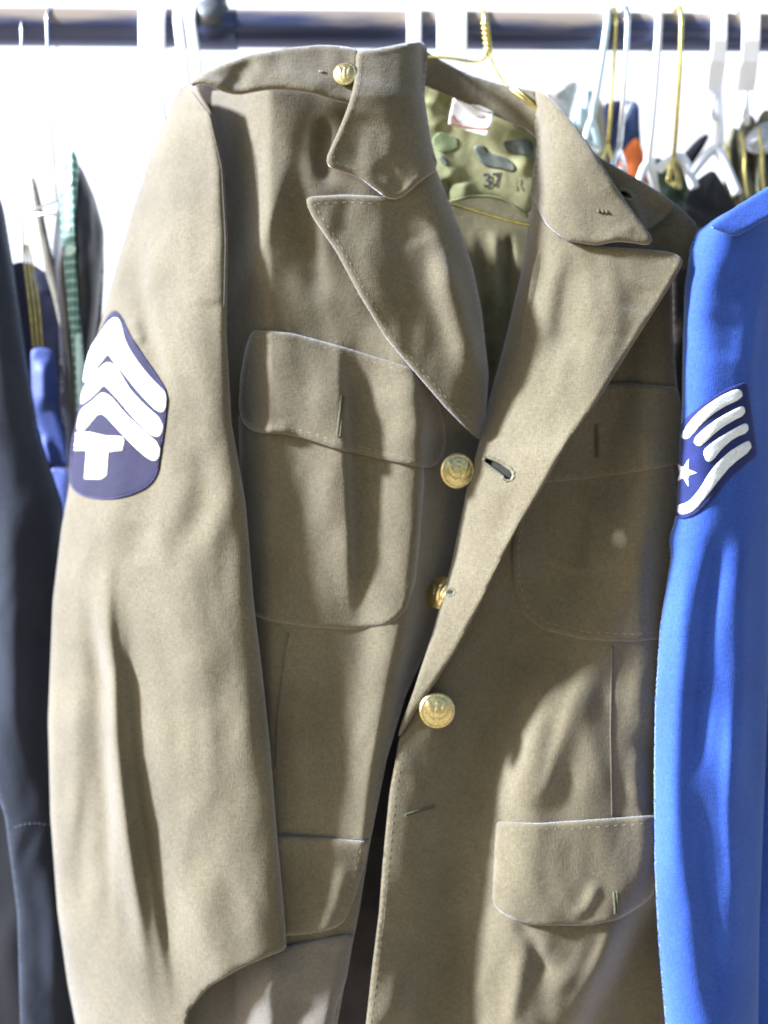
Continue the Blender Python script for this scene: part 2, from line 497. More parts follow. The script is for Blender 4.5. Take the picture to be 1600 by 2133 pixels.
def DL(x, y):
    f = .002 + .050 * np.clip((565 - x) / 120., 0, 2) ** 1.3
    edge = np.interp(y, [200, 900, 1100, 1250, 1400, 1600, 1760, 1900, 2160], [1100, 890, 880, 865, 830, 790, 772, 745, 690])
    q = np.clip((x - edge + 18) / 90., 0, 2)
    f = f + .040 * q ** 1.2 * np.clip((y - 700) / 200., 0, 1)
    return f + fL(x, y) + wr1(x, y) * .8 + wr2(x, y) * .5

fR = folds([
    ([(1175, 1350), (1130, 1500), (1090, 1620), (1060, 1730)], 30, 55, 6),
    ([(1215, 1400), (1175, 1530), (1140, 1640), (1090, 1690)], 18, 30, 3),
    ([(1210, 880), (1190, 1050), (1150, 1250)], 40, 60, 2),
    ([(1330, 820), (1350, 960), (1330, 1150), (1310, 1300)], 60, 36, 7),
    ([(1240, 1010), (1235, 1120), (1225, 1210)], 16, 30, 4),
    ([(1120, 1150), (1190, 1185), (1245, 1190)], 10, 10, 1.2),
    ([(1370, 1500), (1360, 1600), (1372, 1720)], 30, 22, -9),
    ([(1340, 1540), (1330, 1620), (1345, 1690)], 20, 20, 3),
    ([(1270, 1380), (1265, 1690)], 60, 50, 2),
    
    ([(1070, 1910), (1110, 1960), (1140, 2040)], 16, 16, -3),
    ([(1085, 1975), (1080, 2060), (1060, 2160)], 18, 30, 4),
    ([(1125, 1960), (1110, 2060), (1080, 2150)], 24, 44, -3),
    ([(1150, 2010), (1190, 2080), (1230, 2160)], 40, 34, 4),
    ([(1300, 1900), (1240, 2030), (1190, 2110)], 22, 28, 4),
    ([(1260, 1930), (1215, 2040), (1160, 2120)], 22, 24, -2.2),
    ([(860, 1950), (840, 2060), (820, 2160)], 30, 30, 4),
    ([(900, 1560), (880, 1720), (850, 1900)], 50, 50, 2),
    ([(1185, 1920), (1225, 1890), (1250, 1830)], 12, 16, 2.5),
])
def DR(x, y):
    edge = np.interp(y, [200, 930, 1180, 1330, 1450, 1540, 1650, 1790, 2160], [1000, 1000, 940, 900, 868, 835, 815, 800, 757])
    f = -.006 + .016 * np.exp(-np.clip(x - edge, 0, 999) / 60.) * np.clip((1600 - y) / 300., 0, 1)
    f = f + .030 * np.clip((x - 1330) / 120., 0, 2) ** 1.6
    # the cloth sinks behind the open lapel, where the lapel's shadow lies
    d, s, t = segdist(x, y, [(1330, 560), (1240, 1000), (1160, 1200), (1060, 1420), (1000, 1600), (960, 1800), (925, 2250)])
    f = f + .024 * np.exp(-(d / np.where(s > 0, 85., 95.)) ** 2)
    dg = ((x - 1300) * .885 + (y - 1960) * .465)          # the skirt turns away beyond this diagonal
    f = f + .034 * (1 / (1 + np.exp(-np.clip(dg, -200, 200) / 14.))) * np.clip((y - 1760) / 130., 0, 1)
    return f + fR(x, y) + wr1(x, y) * .8 + wr2(x, y) * .6

jacket = thing('olive_service_jacket', 'brown olive wool service jacket with gold buttons and sergeant chevron patch', 'jacket', (0, .03, .75))

# back of the jacket seen from inside
backf = folds([([(980, 470), (1000, 650), (1005, 850)], 12, 10, 6), ([(1030, 470), (1040, 640), (1030, 800)], 14, 8, 6), ([(1062, 480), (1062, 640)], 8, 8, -4)])
def DB(x, y): return .084 + backf(x, y) + wr3(x, y)
sheet('back_lining', [(930, 400), (1120, 400), (1110, 700), (1060, 1000), (960, 1000), (930, 700)], lambda x, y: .078 + backf(x, y), KHAKI2, jacket, res=6)
sheet('back_panel', [(420, 260), (900, 200), (1150, 230), (1420, 560), (1400, 1000), (1360, 2230), (380, 2230), (440, 1200)], lambda x, y: DB(x, y) * 1.0 + .002, LINING, jacket, res=16)

# front panels
LP = [(398, 192), (560, 182), (745, 180), (860, 300), (960, 560), (1005, 800), (1015, 930), (1000, 1100), (975, 1250), (885, 1360), (845, 1450), (806, 1580), (784, 1690), (770, 1760), (748, 1900), (718, 2050), (690, 2200), (360, 2200), (400, 1500), (420, 1000), (425, 500), (405, 300)]
sheet('front_panel', LP, DL, OLIVE, jacket, res=7, rounds=1)
RP = [(1180, 330), (1330, 470), (1400, 560), (1402, 700), (1420, 900), (1400, 1300), (1370, 1500), (1372, 1800), (1385, 2000), (1395, 2200), (755, 2200), (775, 2020), (790, 1900), (798, 1790), (812, 1650), (832, 1540), (848, 1500), (864, 1460), (878, 1422), (910, 1340), (957, 1190), (1000, 1030), (1070, 800), (1110, 560)]
sheet('front_panel', RP, DR, OLIVE, jacket, res=7, rounds=1)
edge_r = [(866, 1462), (835, 1545), (816, 1650), (802, 1790), (793, 1900), (778, 2020), (760, 2160)]
stitches('topstitching', [np.array(chaikin([(x + o, y) for x, y in edge_r], False, 2)) for o in (9,)], DR, THREAD, jacket, .18)

# seams and darts
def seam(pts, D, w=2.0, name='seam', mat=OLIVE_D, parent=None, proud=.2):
    p = resample(chaikin(pts, False, 2), 6, False)
    y = D(p[:, 0], p[:, 1]) - proud * .001
    return tube(name, [P(a, b, c) for (a, b), c in zip(p, y)], w * .00035, mat, parent or jacket, 5)
seam([(600, 1318), (590, 1380), (578, 1500), (575, 1600)], DL)
seam([(1275, 1345), (1272, 1520), (1275, 1700)], DR)
seam([(590, 1735), (680, 1742), (768, 1750)], DL, 2.2)

# pockets
def pocket(outline, D, off=2.4, name='pocket', lines=(8, 15), **k):
    d = lambda x, y: D(x, y) - off * .001
    o = sheet(name, outline, d, OLIVE, jacket, lip=.7, roll=2.2, rollw=5, res=6, **k)
    return o, d
PL = [(497, 860), (880, 900), (884, 1000), (874, 1130), (866, 1210), (845, 1275), (810, 1302), (740, 1312), (640, 1306), (560, 1293), (512, 1275), (503, 1100)]
o, d = pocket(PL, DL, 2.2)
stitches('topstitching', [inset([(884, 1000), (874, 1130), (866, 1210), (845, 1275), (810, 1302), (740, 1312), (640, 1306), (560, 1293), (512, 1275)], 13, 2, False)], d, THREAD_D, jacket)
PR = [(1095, 1005), (1400, 960), (1420, 1100), (1415, 1328), (1320, 1337), (1220, 1333), (1130, 1312), (1085, 1275), (1066, 1215), (1064, 1140), (1078, 1060)]
o, d = pocket(PR, DR, 2.2)
stitches('topstitching', [inset([(1078, 1060), (1064, 1140), (1066, 1215), (1085, 1275), (1130, 1312), (1220, 1333), (1320, 1337), (1400, 1330)], -16, 2, False)], d, THREAD, jacket)

# pocket flaps, each with its buttonhole
flapf = folds([([(505, 880), (560, 900), (620, 905)], 18, 18, 4), ([(900, 800), (925, 880), (915, 960)], 30, 20, -4), ([(845, 780), (860, 870), (850, 950)], 40, 30, 3)])
FL = [(526, 686), (610, 694), (720, 724), (850, 764), (890, 798), (918, 850), (930, 900), (926, 945), (905, 975), (870, 972), (790, 955), (700, 935), (640, 915), (590, 903), (535, 902), (507, 886), (497, 850), (501, 780), (512, 720)]
dFL = lambda x, y: DL(x, y) - .0050 + flapf(x, y) * .8 - .0015 * np.clip((y - 800) / 120., 0, 1)
fl = sheet('pocket_flap', FL, dFL, OLIVE, jacket, lip=.8, res=6, roll=1.5)
stitches('topstitching', [inset([(860, 972), (790, 955), (700, 935), (640, 915), (590, 903), (535, 902), (507, 886), (497, 850), (501, 780), (512, 720), (526, 690)], q, 2, False) for q in (9, 15)] + [inset([(530, 696), (610, 700), (720, 730), (850, 770)], 6, 2, False)], dFL, THREAD, fl, .25)
FR = [(1225, 800), (1310, 797), (1410, 806), (1430, 880), (1425, 965), (1370, 976), (1300, 988), (1200, 1000), (1110, 1008), (1060, 1000), (1120, 900)]
dFR = lambda x, y: DR(x, y) - .0045
FL2 = [(565, 1742), (680, 1746), (768, 1754), (760, 1800), (742, 1860), (722, 1915), (700, 1934), (650, 1945), (590, 1950), (565, 1950)]
dL2 = lambda x, y: DL(x, y) - .0032 - .002 * np.clip((y - 1840) / 100., 0, 1)
fl2 = sheet('pocket_flap', FL2, dL2, OLIVE, jacket, lip=.5, res=6, roll=1.0, t=1.2)
stitches('topstitching', [np.array([(752, 1766), (745, 1800), (728, 1856), (706, 1910)])], dL2, THREAD, fl2, .25)
fr = sheet('pocket_flap', FR, dFR, OLIVE, jacket, lip=.8, res=6, roll=1.5, rounds=1)
stitches('topstitching', [np.array([(1120, 996), (1200, 989), (1300, 976), (1400, 962)]), np.array([(1235, 815), (1310, 812), (1400, 820)])], dFR, THREAD, fr, .25)
FR2 = [(1034, 1712), (1120, 1716), (1270, 1706), (1375, 1698), (1376, 1780), (1362, 1866), (1335, 1888), (1290, 1915), (1230, 1928), (1120, 1928), (1085, 1922), (1040, 1900), (1026, 1880), (1030, 1800)]
dF2 = lambda x, y: DR(x, y) - .0032 - .0015 * np.clip((y - 1800) / 100., 0, 1)
f2 = sheet('pocket_flap', FR2, dF2, OLIVE, jacket, lip=.5, res=6, roll=1.0, rounds=2, t=1.2)
stitches('topstitching', [np.array([(1060, 1730), (1055, 1800), (1052, 1870), (1080, 1900)]), np.array([(1060, 1728), (1200, 1726), (1360, 1714)])], dF2, THREAD, f2, .25)

def buttonhole(p0, p1, D, parent, w=5, name='buttonhole', gapw=1.2, keyhole=True):
    a, b = np.array(p0, float), np.array(p1, float)
    u = (b - a) / np.hypot(*(b - a)); n = np.array([-u[1], u[0]])
    V, F = [], []
    L = int(np.hypot(*(b - a)) / 1.6)
    ring = []
    for i in range(L + 1): ring.append((a + u * i * 1.6 + n * w * .5, n))
    for k in range(7):
        an = math.pi * k / 6
        dd = n * math.cos(an) + u * math.sin(an); ring.append((b + dd * w * .7, dd))
    for i in range(L, -1, -1): ring.append((a + u * i * 1.6 - n * w * .5, -n))
    for q, dd in ring:
        q0, q1 = q - dd * w * .38, q + dd * w * (.45 + random.random() * .25)
        ys = D(np.array([q0[0], q1[0]]), np.array([q0[1], q1[1]])) - .0004
        v, f = tube_geo([P(q0[0], q0[1], ys[0]), P((q0[0] + q1[0]) / 2, (q0[1] + q1[1]) / 2, ys.mean() - .0003), P(q1[0], q1[1], ys[1])], [.0002, .0003, .0002], 4)
        m = len(V); V += v; F += [tuple(c + m for c in g) for g in f]
    o = link(name, V, F, GREEN_TH, parent)
    h = [a - n * gapw, a + n * gapw, b + n * gapw, b + (n + u) * gapw * 1.8, b + u * gapw * 2.6, b + (u - n) * gapw * 1.8, b - n * gapw]
    sheet('slit', [tuple(q) for q in h], lambda x, y: D(x, y) - .0003, HOLE, o, t=.2, res=3, rounds=0, roll=0)
    return o
buttonhole((715, 825), (706, 905), dFL, fl)
buttonhole((1243, 885), (1243, 950), dFR, fr)
buttonhole((1282, 1858), (1285, 1900), dF2, f2)

# ------------------------------------------------------------------ sleeve on the viewer's left
SL_L = [(178, 378), (200, 366), (290, 326), (430, 278), (560, 240), (680, 208), (780, 178), (880, 160), (1000, 146), (1100, 128), (1250, 110), (1500, 100), (1700, 105), (1900, 120), (2050, 141), (2200, 170)]
SL_R = [(178, 412), (200, 420), (230, 440), (350, 466), (500, 474), (700, 472), (880, 482), (1050, 512), (1250, 528), (1400, 546), (1550, 562), (1750, 578), (1900, 592), (1990, 598), (2200, 600)]
def sl(y, T): return np.interp(y, [a for a, b in T], [b for a, b in T])
fS = folds([
    ([(395, 330), (380, 500), (372, 620)], 50, 40, 5),
    ([(300, 470), (290, 600), (330, 760), (362, 860)], 26, 16, -5),
    ([(270, 660), (300, 720)], 16, 12, 3),
    ([(470, 230), (465, 420), (470, 640)], 60, 20, 3, .05),
    ([(232, 1100), (222, 1230), (226, 1330), (236, 1400), (240, 1550), (262, 1720), (285, 1880), (318, 2090)], 22, 16, 9),
    ([(170, 1180), (190, 1300), (215, 1420), (222, 1700), (225, 2000)], 26, 14, -6),
    ([(265, 1210), (275, 1400), (300, 1650), (350, 1950), (380, 2150)], 14, 38, -7),
    ([(365, 1120), (400, 1300), (420, 1480)], 60, 50, 4),
    ([(415, 1400), (440, 1640), (470, 1880)], 44, 34, 2.5),
    
    ([(365, 1350), (385, 1560), (410, 1800)], 40, 26, 2.0),
    ([(490, 1100), (515, 1400), (545, 1700)], 40, 22, 3),
    ([(150, 1380), (160, 1600), (150, 1800)], 22, 22, 3),
    ([(300, 1080), (290, 1180)], 30, 26, -3),
    ([(420, 900), (430, 1050), (380, 1150)], 26, 26, -1.8),
    ([(400, 1780), (450, 1950), (480, 2100)], 40, 40, 3),
    ([(190, 1600), (172, 1760), (178, 1960)], 24, 26, -2.5),
])
def DS(x, y):
    l, r = sl(y, SL_L), sl(y, SL_R)
    t = np.clip((x - l) / np.maximum(r - l, 4) * 2 - 1, -1, 1)
    h = np.clip(1 - np.abs(t) ** 2.3, 0, 1) ** .62
    wd = np.clip((r - l) / 300., .1, 1.3)
    k = np.clip((y - 150) / 500., 0, 1)
    return .032 - .020 * wd * h * (.55 + .45 * k) - (.020 + .020 * k) * t + fS(x, y) * np.clip(h * 1.6, 0, 1) + (wr1(x, y) * .9 + wr2(x, y) * .5 + wr3(x * .6, y * .6) * .5) * np.clip(h * 1.4, 0, 1)
SLO = [(b, a) for a, b in SL_R if a <= 1900] + [(597, 1978), (560, 1992), (500, 2018), (435, 2056), (392, 2108), (378, 2200)] + [(b, a) for a, b in reversed(SL_L)]
slv = sheet('sleeve', SLO, DS, OLIVE, jacket, res=7, rounds=1, t=.7, roll=1.5, rollw=6)
seam([(400, 190), (437, 240), (462, 350), (470, 500), (467, 640)], lambda x, y: DS(x, y), 1.6, 'armhole_seam')

# rank patch
def Z5(pts): return [(130 + a / 4.96, 630 + b / 4.96) for a, b in pts]
PATCH = Z5([(540, 70), (610, 130), (700, 330), (860, 580), (1000, 770), (1095, 940), (1085, 1100), (1060, 1320), (1020, 1600), (1000, 1760), (920, 1890), (760, 1980), (560, 2035), (380, 2040), (180, 2000), (75, 1900), (70, 1700), (85, 1450), (130, 1280), (160, 1120), (215, 850), (240, 640), (330, 400), (470, 130)])
dP = lambda x, y: DS(x, y) - .0016
patch = sheet('rank_patch', PATCH, dP, NAVYFELT, jacket, res=5, rounds=1, t=1.2, roll=.8, rollw=4, label='navy felt sleeve patch with three white chevrons over a letter T')
dC = lambda x, y: DS(x, y) - .0024
CHV = [
    [(500, 160), (580, 160), (610, 230), (650, 400), (740, 560), (880, 740), (1085, 950), (1065, 1130), (990, 1135), (860, 1010), (730, 860), (600, 690), (510, 590), (480, 530), (440, 570), (380, 650), (270, 790), (212, 850), (225, 700), (280, 480), (380, 330)],
    [(475, 610), (560, 660), (700, 900), (850, 1060), (1050, 1230), (1030, 1380), (950, 1395), (840, 1300), (720, 1180), (590, 1020), (480, 900), (430, 850), (400, 890), (320, 970), (200, 1060), (185, 1030), (205, 900), (300, 770), (400, 660)],
    [(430, 930), (520, 985), (650, 1150), (850, 1330), (1020, 1480), (995, 1640), (900, 1630), (740, 1490), (560, 1300), (430, 1155), (380, 1150), (330, 1200), (270, 1280), (210, 1335), (145, 1330), (165, 1180), (200, 1095), (310, 1020), (390, 940)],
]
for cpts in CHV:
    sheet('chevron', Z5(cpts), dC, WHITEFELT, patch, res=4, rounds=1, t=.7, roll=.4, rollw=3)
sheet('letter_t', Z5([(280, 1340), (450, 1378), (620, 1385), (645, 1430), (625, 1530), (480, 1545), (462, 1790), (400, 1830), (225, 1825), (250, 1530), (115, 1530), (135, 1345)]), dC, CREAMFELT, patch, res=4, rounds=0, t=.7, roll=.4, rollw=3)
eo = inset(PATCH, 3, 1)
stitches('whipstitch', [eo[5:52], eo[60:]], dP, plain('blue_thread', (.10, .10, .30), .7), patch, .3, 4, 2)

# ------------------------------------------------------------------ lower skirt at the sleeve end, light on it put into a paler cloth colour
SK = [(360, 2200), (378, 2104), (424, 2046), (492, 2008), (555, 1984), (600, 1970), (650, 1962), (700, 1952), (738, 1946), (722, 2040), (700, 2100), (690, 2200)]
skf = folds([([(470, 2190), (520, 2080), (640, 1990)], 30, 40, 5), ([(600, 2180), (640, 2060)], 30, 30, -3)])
sheet('skirt_fold', SK, lambda x, y: np.minimum(DL(x, y), .030) - .004 + skf(x, y), cloth('light_paled_olive_wool', (.115, .10, .075), .1, .5), jacket, res=7, label='skirt coloured paler to stand for light, below the sleeve end')

# ------------------------------------------------------------------ lapels
lapRf = folds([
    ([(1290, 560), (1275, 680), (1240, 800), (1190, 900)], 55, 45, 4),
    ([(1195, 520), (1175, 640), (1165, 760)], 22, 40, -4),
    ([(1075, 560), (1050, 700), (1032, 830), (1020, 950)], 30, 26, 3),
    ([(1060, 1010), (1060, 1060), (1030, 1140)], 26, 20, -2.5),
    ([(1350, 590), (1330, 660)], 40, 40, -2),
])
rollR = [(100, 1100), (180, 1105), (260, 1118), (300, 1122), (400, 1112), (560, 1088), (720, 1050), (830, 1020), (930, 997), (1010, 975), (1180, 940), (1330, 898), (1460, 856), (1540, 828)]
def DLR(x, y):
    l = sl(y, rollR)
    s = np.clip(x - l, 0, 900)
    rl = np.interp(y, [600, 850, 950], [.034, .030, .018]) * np.exp(-s / np.interp(y, [0, 500, 700, 900], [30, 34, 50, 70])) * np.clip((1500 - y) / 350., .1, 1)       # rolls back at the break line
    # the lapel stands away from the chest, more so towards its edge
    lift = -np.interp(y, [700, 950], [.015, .016]) - np.interp(y, [700, 950, 1200, 1450], [.014, .026, .022, .004]) * np.clip(s / np.interp(y, [700, 950, 1200, 1450], [330, 170, 110, 60]), 0, 1)
    lift = lift * np.interp(y, [100, 1250, 1400, 1470, 1530], [1, 1, .75, .45, .3])
    return lift + rl + lapRf(x, y) + wr2(x, y) * .6 + wr1(x, y) * .5
LR = [(1118, 300), (1112, 400), (1088, 560), (1050, 720), (1020, 830), (998, 925), (975, 1010), (940, 1180), (898, 1330), (876, 1395), (860, 1445), (842, 1492), (829, 1532), (832, 1536), (850, 1508), (872, 1470), (905, 1425), (950, 1355), (1000, 1260), (1045, 1165), (1082, 1092), (1128, 1020), (1180, 925), (1250, 828), (1330, 700), (1400, 590), (1424, 548), (1418, 534), (1395, 524), (1330, 518), (1250, 513), (1170, 495), (1150, 300)]
slit = [(1012, 953), (1040, 965), (1063, 980), (1068, 989), (1063, 999), (1053, 998), (1050, 991), (1030, 976), (1010, 962)]
lr = sheet('lapel', LR, DLR, OLIVE, jacket, res=6, rounds=1, lip=.6, lipat=7, t=1.8, holes=[slit])
sheet('slit_backing', [(1003, 945), (1075, 975), (1075, 1010), (1045, 1005), (1000, 970)], lambda x, y: DLR(x, y) + .006, HOLE, lr, res=6, t=.4)
edR = [(868, 1458), (905, 1425), (950, 1355), (1000, 1260), (1045, 1165), (1082, 1092), (1128, 1020), (1180, 925), (1250, 828), (1330, 700), (1400, 590), (1422, 550), (1395, 527), (1330, 521), (1260, 516)]
stitches('topstitching', [inset(edR, -q, 2, False) for q in (11,)], DLR, THREAD, lr, .25)
# threads round the open top buttonhole and the lapel one
def whip(ring, D, parent, name='buttonhole_stitching', ln=6):
    V, F = [], []
    p = resample(ring, 2.2, True); c = p.mean(0)
    nx = np.roll(p, -1, 0) - np.roll(p, 1, 0); nx /= np.hypot(*nx.T)[:, None] + 1e-9; nr = np.stack([-nx[:, 1], nx[:, 0]], 1)
    A = np.sum(p[:, 0] * np.roll(p[:, 1], -1) - np.roll(p[:, 0], -1) * p[:, 1])
    if A > 0: nr = -nr
    for q, n in zip(p, nr):
        q1 = q + n * ln * (.8 + random.random() * .5)
        ys = D(np.array([q[0], q1[0]]), np.array([q[1], q1[1]])) - .0004
        v, f = tube_geo([P(q[0], q[1], ys[0] + .0005), P((q[0] + q1[0]) / 2, (q[1] + q1[1]) / 2, ys.mean() - .0002), P(q1[0], q1[1], ys[1] + .0001)], [.0003, .0004, .0003], 4)
        m = len(V); V += v; F += [tuple(k + m for k in g) for g in f]
    return link(name, V, F, plain(name, (.20, .19, .12), .8, spec=.2), parent)
whip(slit, DLR, lr)
buttonhole((1240, 437), (1268, 443), lambda x, y: DLR(x, y) - .004, lr, 3) if False else None
bh = [(930 + 8 * math.cos(a) * .8, 1233 + 5 * math.sin(a)) for a in np.linspace(0, 6.28, 10)[:-1]]
whip([(a + 8, b) for a, b in bh], DLR, lr, ln=5)
sheet('slit', [(a + 8, b) for a, b in bh], lambda x, y: DLR(x, y) - .0003, HOLE, lr, t=.2, res=2, rounds=0, roll=0)
buttonhole((905, 1680), (848, 1698), DR, jacket, 4, gapw=.6)

lapLf = folds([
    ([(915, 500), (950, 620), (980, 720), (1000, 810)], 36, 20, 9),
    ([(880, 500), (900, 620), (930, 720), (950, 800)], 30, 20, -2),
    ([(700, 480), (760, 560), (820, 680)], 60, 60, 2),
    ([(845, 400), (860, 450), (870, 520)], 40, 40, -2.5),
])
rollL = [(80, 882), (200, 882), (300, 897), (400, 925), (480, 958), (560, 984), (650, 1002), (780, 1017), (860, 1012), (920, 1000)]
def DLL(x, y):
    r = sl(y, rollL)
    s = np.clip(r - x, 0, 900)
    rl = .022 * np.exp(-s / 20.)
    lift = -.015 - .008 * np.clip(s / 260., 0, 1)
    lift = lift * np.interp(y, [80, 600, 930], [1, 1, .75])
    return lift + rl + lapLf(x, y) + wr2(x, y) * .6 + wr1(x, y) * .6
LL = [(636, 418), (645, 409), (720, 405), (800, 409), (830, 410), (860, 370), (900, 330), (928, 400), (960, 480), (986, 560), (1004, 650), (1018, 780), (1013, 860), (1002, 918), (988, 908), (930, 850), (862, 772), (803, 702), (748, 612), (700, 522), (650, 450)]
ll = sheet('lapel', LL, DLL, OLIVE, jacket, res=6, rounds=1, lip=.8, lipat=7, t=1.8)
edL = [(800, 411), (720, 407), (648, 411), (638, 422), (652, 450), (700, 522), (748, 612), (803, 702), (862, 772), (930, 850), (990, 908)]
stitches('topstitching', [inset(edL, -q, 2, False) for q in (8, 14)], DLL, plain('pale_thread', (.22, .19, .135), .7), ll, .3)

# collar leaves
colLf = folds([([(790, 330), (820, 370), (850, 400)], 20, 20, -2.5), ([(845, 350), (800, 390)], 26, 26, 2), ([(760, 150), (740, 260)], 40, 60, 2)])
dCL = lambda x, y: DLL(x, y) - .007 + colLf(x, y) + .012 * np.clip((200 - y) / 110., 0, 1)
CL = [(742, 106), (800, 98), (850, 88), (884, 86), (892, 110), (884, 200), (899, 300), (915, 350), (880, 372), (850, 400), (828, 414), (805, 411), (780, 392), (745, 366), (700, 352), (684, 345), (679, 330), (690, 305), (706, 270), (724, 225), (737, 180), (741, 140)]
cl = sheet('collar', CL, dCL, OLIVE, jacket, res=6, rounds=1, lip=.9, lipat=7, t=3)
stitches('topstitching', [inset([(742, 112), (741, 140), (737, 180), (724, 225), (706, 270), (690, 305), (681, 333), (690, 348), (745, 366), (780, 392)], -q, 2, False) for q in (7, 12)], dCL, plain('pale_thread', (.27, .235, .18), .7), cl, .3)
colRf = folds([([(1330, 470), (1260, 500)], 12, 12, 1), ([(1200, 300), (1290, 420)], 30, 30, 2)])
dCR = lambda x, y: DLR(x, y) - .007 + colRf(x, y) + .016 * np.clip((300 - y) / 130., 0, 1)
CR = [(1098, 186), (1130, 190), (1165, 222), (1205, 270), (1250, 335), (1290, 400), (1335, 462), (1362, 498), (1352, 510), (1320, 504), (1285, 501), (1245, 510), (1180, 500), (1140, 470), (1105, 400), (1120, 300), (1108, 220)]
cr = sheet('collar', CR, dCR, OLIVE, jacket, res=6, rounds=1, lip=.6, lipat=7, t=3)
for dx in (0, 9, 17):
    seam([(1245 + dx, 437 + dx * .1), (1249 + dx, 442 + dx * .1)], dCR, 3.0, 'thread_end', THREAD_D, cr, .6)
stitches('topstitching', [inset([(1180, 502), (1245, 506), (1285, 498), (1350, 507)], -12, 2, False), inset([(1165, 222), (1205, 270), (1250, 335), (1290, 400), (1335, 462)], 9, 2, False)], dCR, THREAD_D, cr, .22)

# neck: inside of the collar stand, lining, label
NK = [(874, 96), (905, 118), (960, 148), (1040, 174), (1112, 188), (1135, 240), (1130, 300), (1098, 268), (1030, 240), (950, 205), (872, 172)]
dN = lambda x, y: .030 - .02 * np.abs((x - 1000) / 130.) ** 2 * .6 + wr2(x, y) * .6 - .004 * np.sin((y - 100) / 60.)
sheet('collar_stand', NK, dN, OLIVE, jacket, res=6, rounds=1, lip=.5)
kf = folds([([(925, 370), (935, 400), (930, 430)], 10, 16, -4), ([(965, 375), (970, 400), (965, 425)], 12, 14, 3), ([(905, 300), (935, 350), (960, 380)], 18, 18, 3), ([(940, 185), (925, 240)], 12, 10, -5), ([(890, 200), (915, 280)], 16, 20, 3), ([(1050, 280), (1090, 300), (1105, 370)], 24, 14, 4)])
KH = [(868, 165), (950, 200), (1030, 236), (1130, 268), (1120, 400), (1100, 452), (1080, 440), (1062, 424), (1035, 413), (1000, 410), (965, 414), (935, 424), (915, 400), (890, 330), (872, 240)]
dK = lambda x, y: .034 + kf(x, y) + wr2(x, y) * 1.2
kh = sheet('neck_lining', KH, dK, KHAKI, jacket, res=5, rounds=1, label='khaki green printed cotton neck lining')
seam([(935, 422), (965, 412), (1000, 408), (1035, 411), (1062, 422), (1080, 438), (1100, 452)], dK, 3.5, 'hem_edge', KHAKI, kh, .4)
dKb = lambda x, y: dK(x, y) - .0003
for pts_, mt in [([(984, 303), (1010, 302), (1018, 318), (1040, 324), (1062, 332), (1078, 350), (1070, 360), (1045, 352), (1020, 350), (1003, 342), (992, 322)], BLOTCH),
                 ([(1046, 294), (1075, 292), (1100, 288), (1112, 300), (1108, 330), (1090, 322), (1062, 322), (1052, 308)], BLOTCH),
                 ([(912, 322), (926, 326), (938, 340), (932, 348), (918, 338)], BLOTCH),
                 ([(898, 290), (915, 272), (940, 282), (958, 290), (955, 312), (930, 320), (905, 312)], BLOTCH_G)]:
    sheet('print_blotch', pts_, dKb, mt, kh, res=5, rounds=1, t=.1, roll=0)
def text_on(txt, px, py, size, mat, parent, D, rot=0, name='size_number'):
    cu = bpy.data.curves.new(name, 'FONT'); cu.body = txt; cu.size = size * MPP * 1.4; cu.extrude = .00003; cu.align_x = 'CENTER'; cu.align_y = 'CENTER'; cu.offset = .0003
    tmp = bpy.data.objects.new(name, cu); C.objects.link(tmp)
    dg = bpy.context.evaluated_depsgraph_get()
    me = bpy.data.meshes.new_from_object(tmp.evaluated_get(dg))
    bpy.data.objects.remove(tmp)
    y = float(D(np.array([px]), np.array([py]))[0]) - .0006
    p = P(px, py, y) - wloc(parent)
    cs, sn = math.cos(rot), math.sin(rot)
    for v in me.vertices:
        a, b, c = v.co
        v.co = (p.x + a * cs - b * sn, p.y - c, p.z + a * sn + b * cs)
    me.materials.clear(); me.materials.append(mat)
    o = bpy.data.objects.new(name, me); C.objects.link(o); o.parent = parent
    return o
text_on('37', 1026, 377, 30, INK, kh, dK, .06)
text_on('R', 1078, 384, 26, INKF, kh, dK, .0)
# woven label
TG = [(945, 204), (985, 214), (1028, 232), (1026, 262), (1019, 264), (1017, 284), (975, 274), (934, 258), (937, 236)]
tgd = lambda x, y: dK(x, y) * 0 + .026 + .0015 * np.sin((x - 935) / 22.)
tg = sheet('woven_label', TG, tgd, PAPER, jacket, res=5, rounds=0, t=.5, roll=0)
sheet('label_border', [(937, 238), (946, 238), (956, 256), (985, 262), (1010, 264), (1019, 266), (1018, 270), (985, 268), (950, 262), (935, 258)], lambda x, y: tgd(x, y) - .0006, PINK, tg, res=4, t=.2, rounds=1, roll=0)
sheet('label_border', [(978, 213), (1000, 222), (1024, 231), (1022, 237), (1005, 232), (988, 226)], lambda x, y: tgd(x, y) - .0006, plain('grey_weave', (.45, .42, .36), .8), tg, res=4, t=.2, rounds=1, roll=0)
sheet('label_print', [(990, 240), (1002, 237), (1012, 241), (1006, 246), (992, 244)], lambda x, y: tgd(x, y) - .0006, plain('mauve_print', (.48, .40, .42), .8), tg, res=3, t=.2, rounds=1, roll=0)

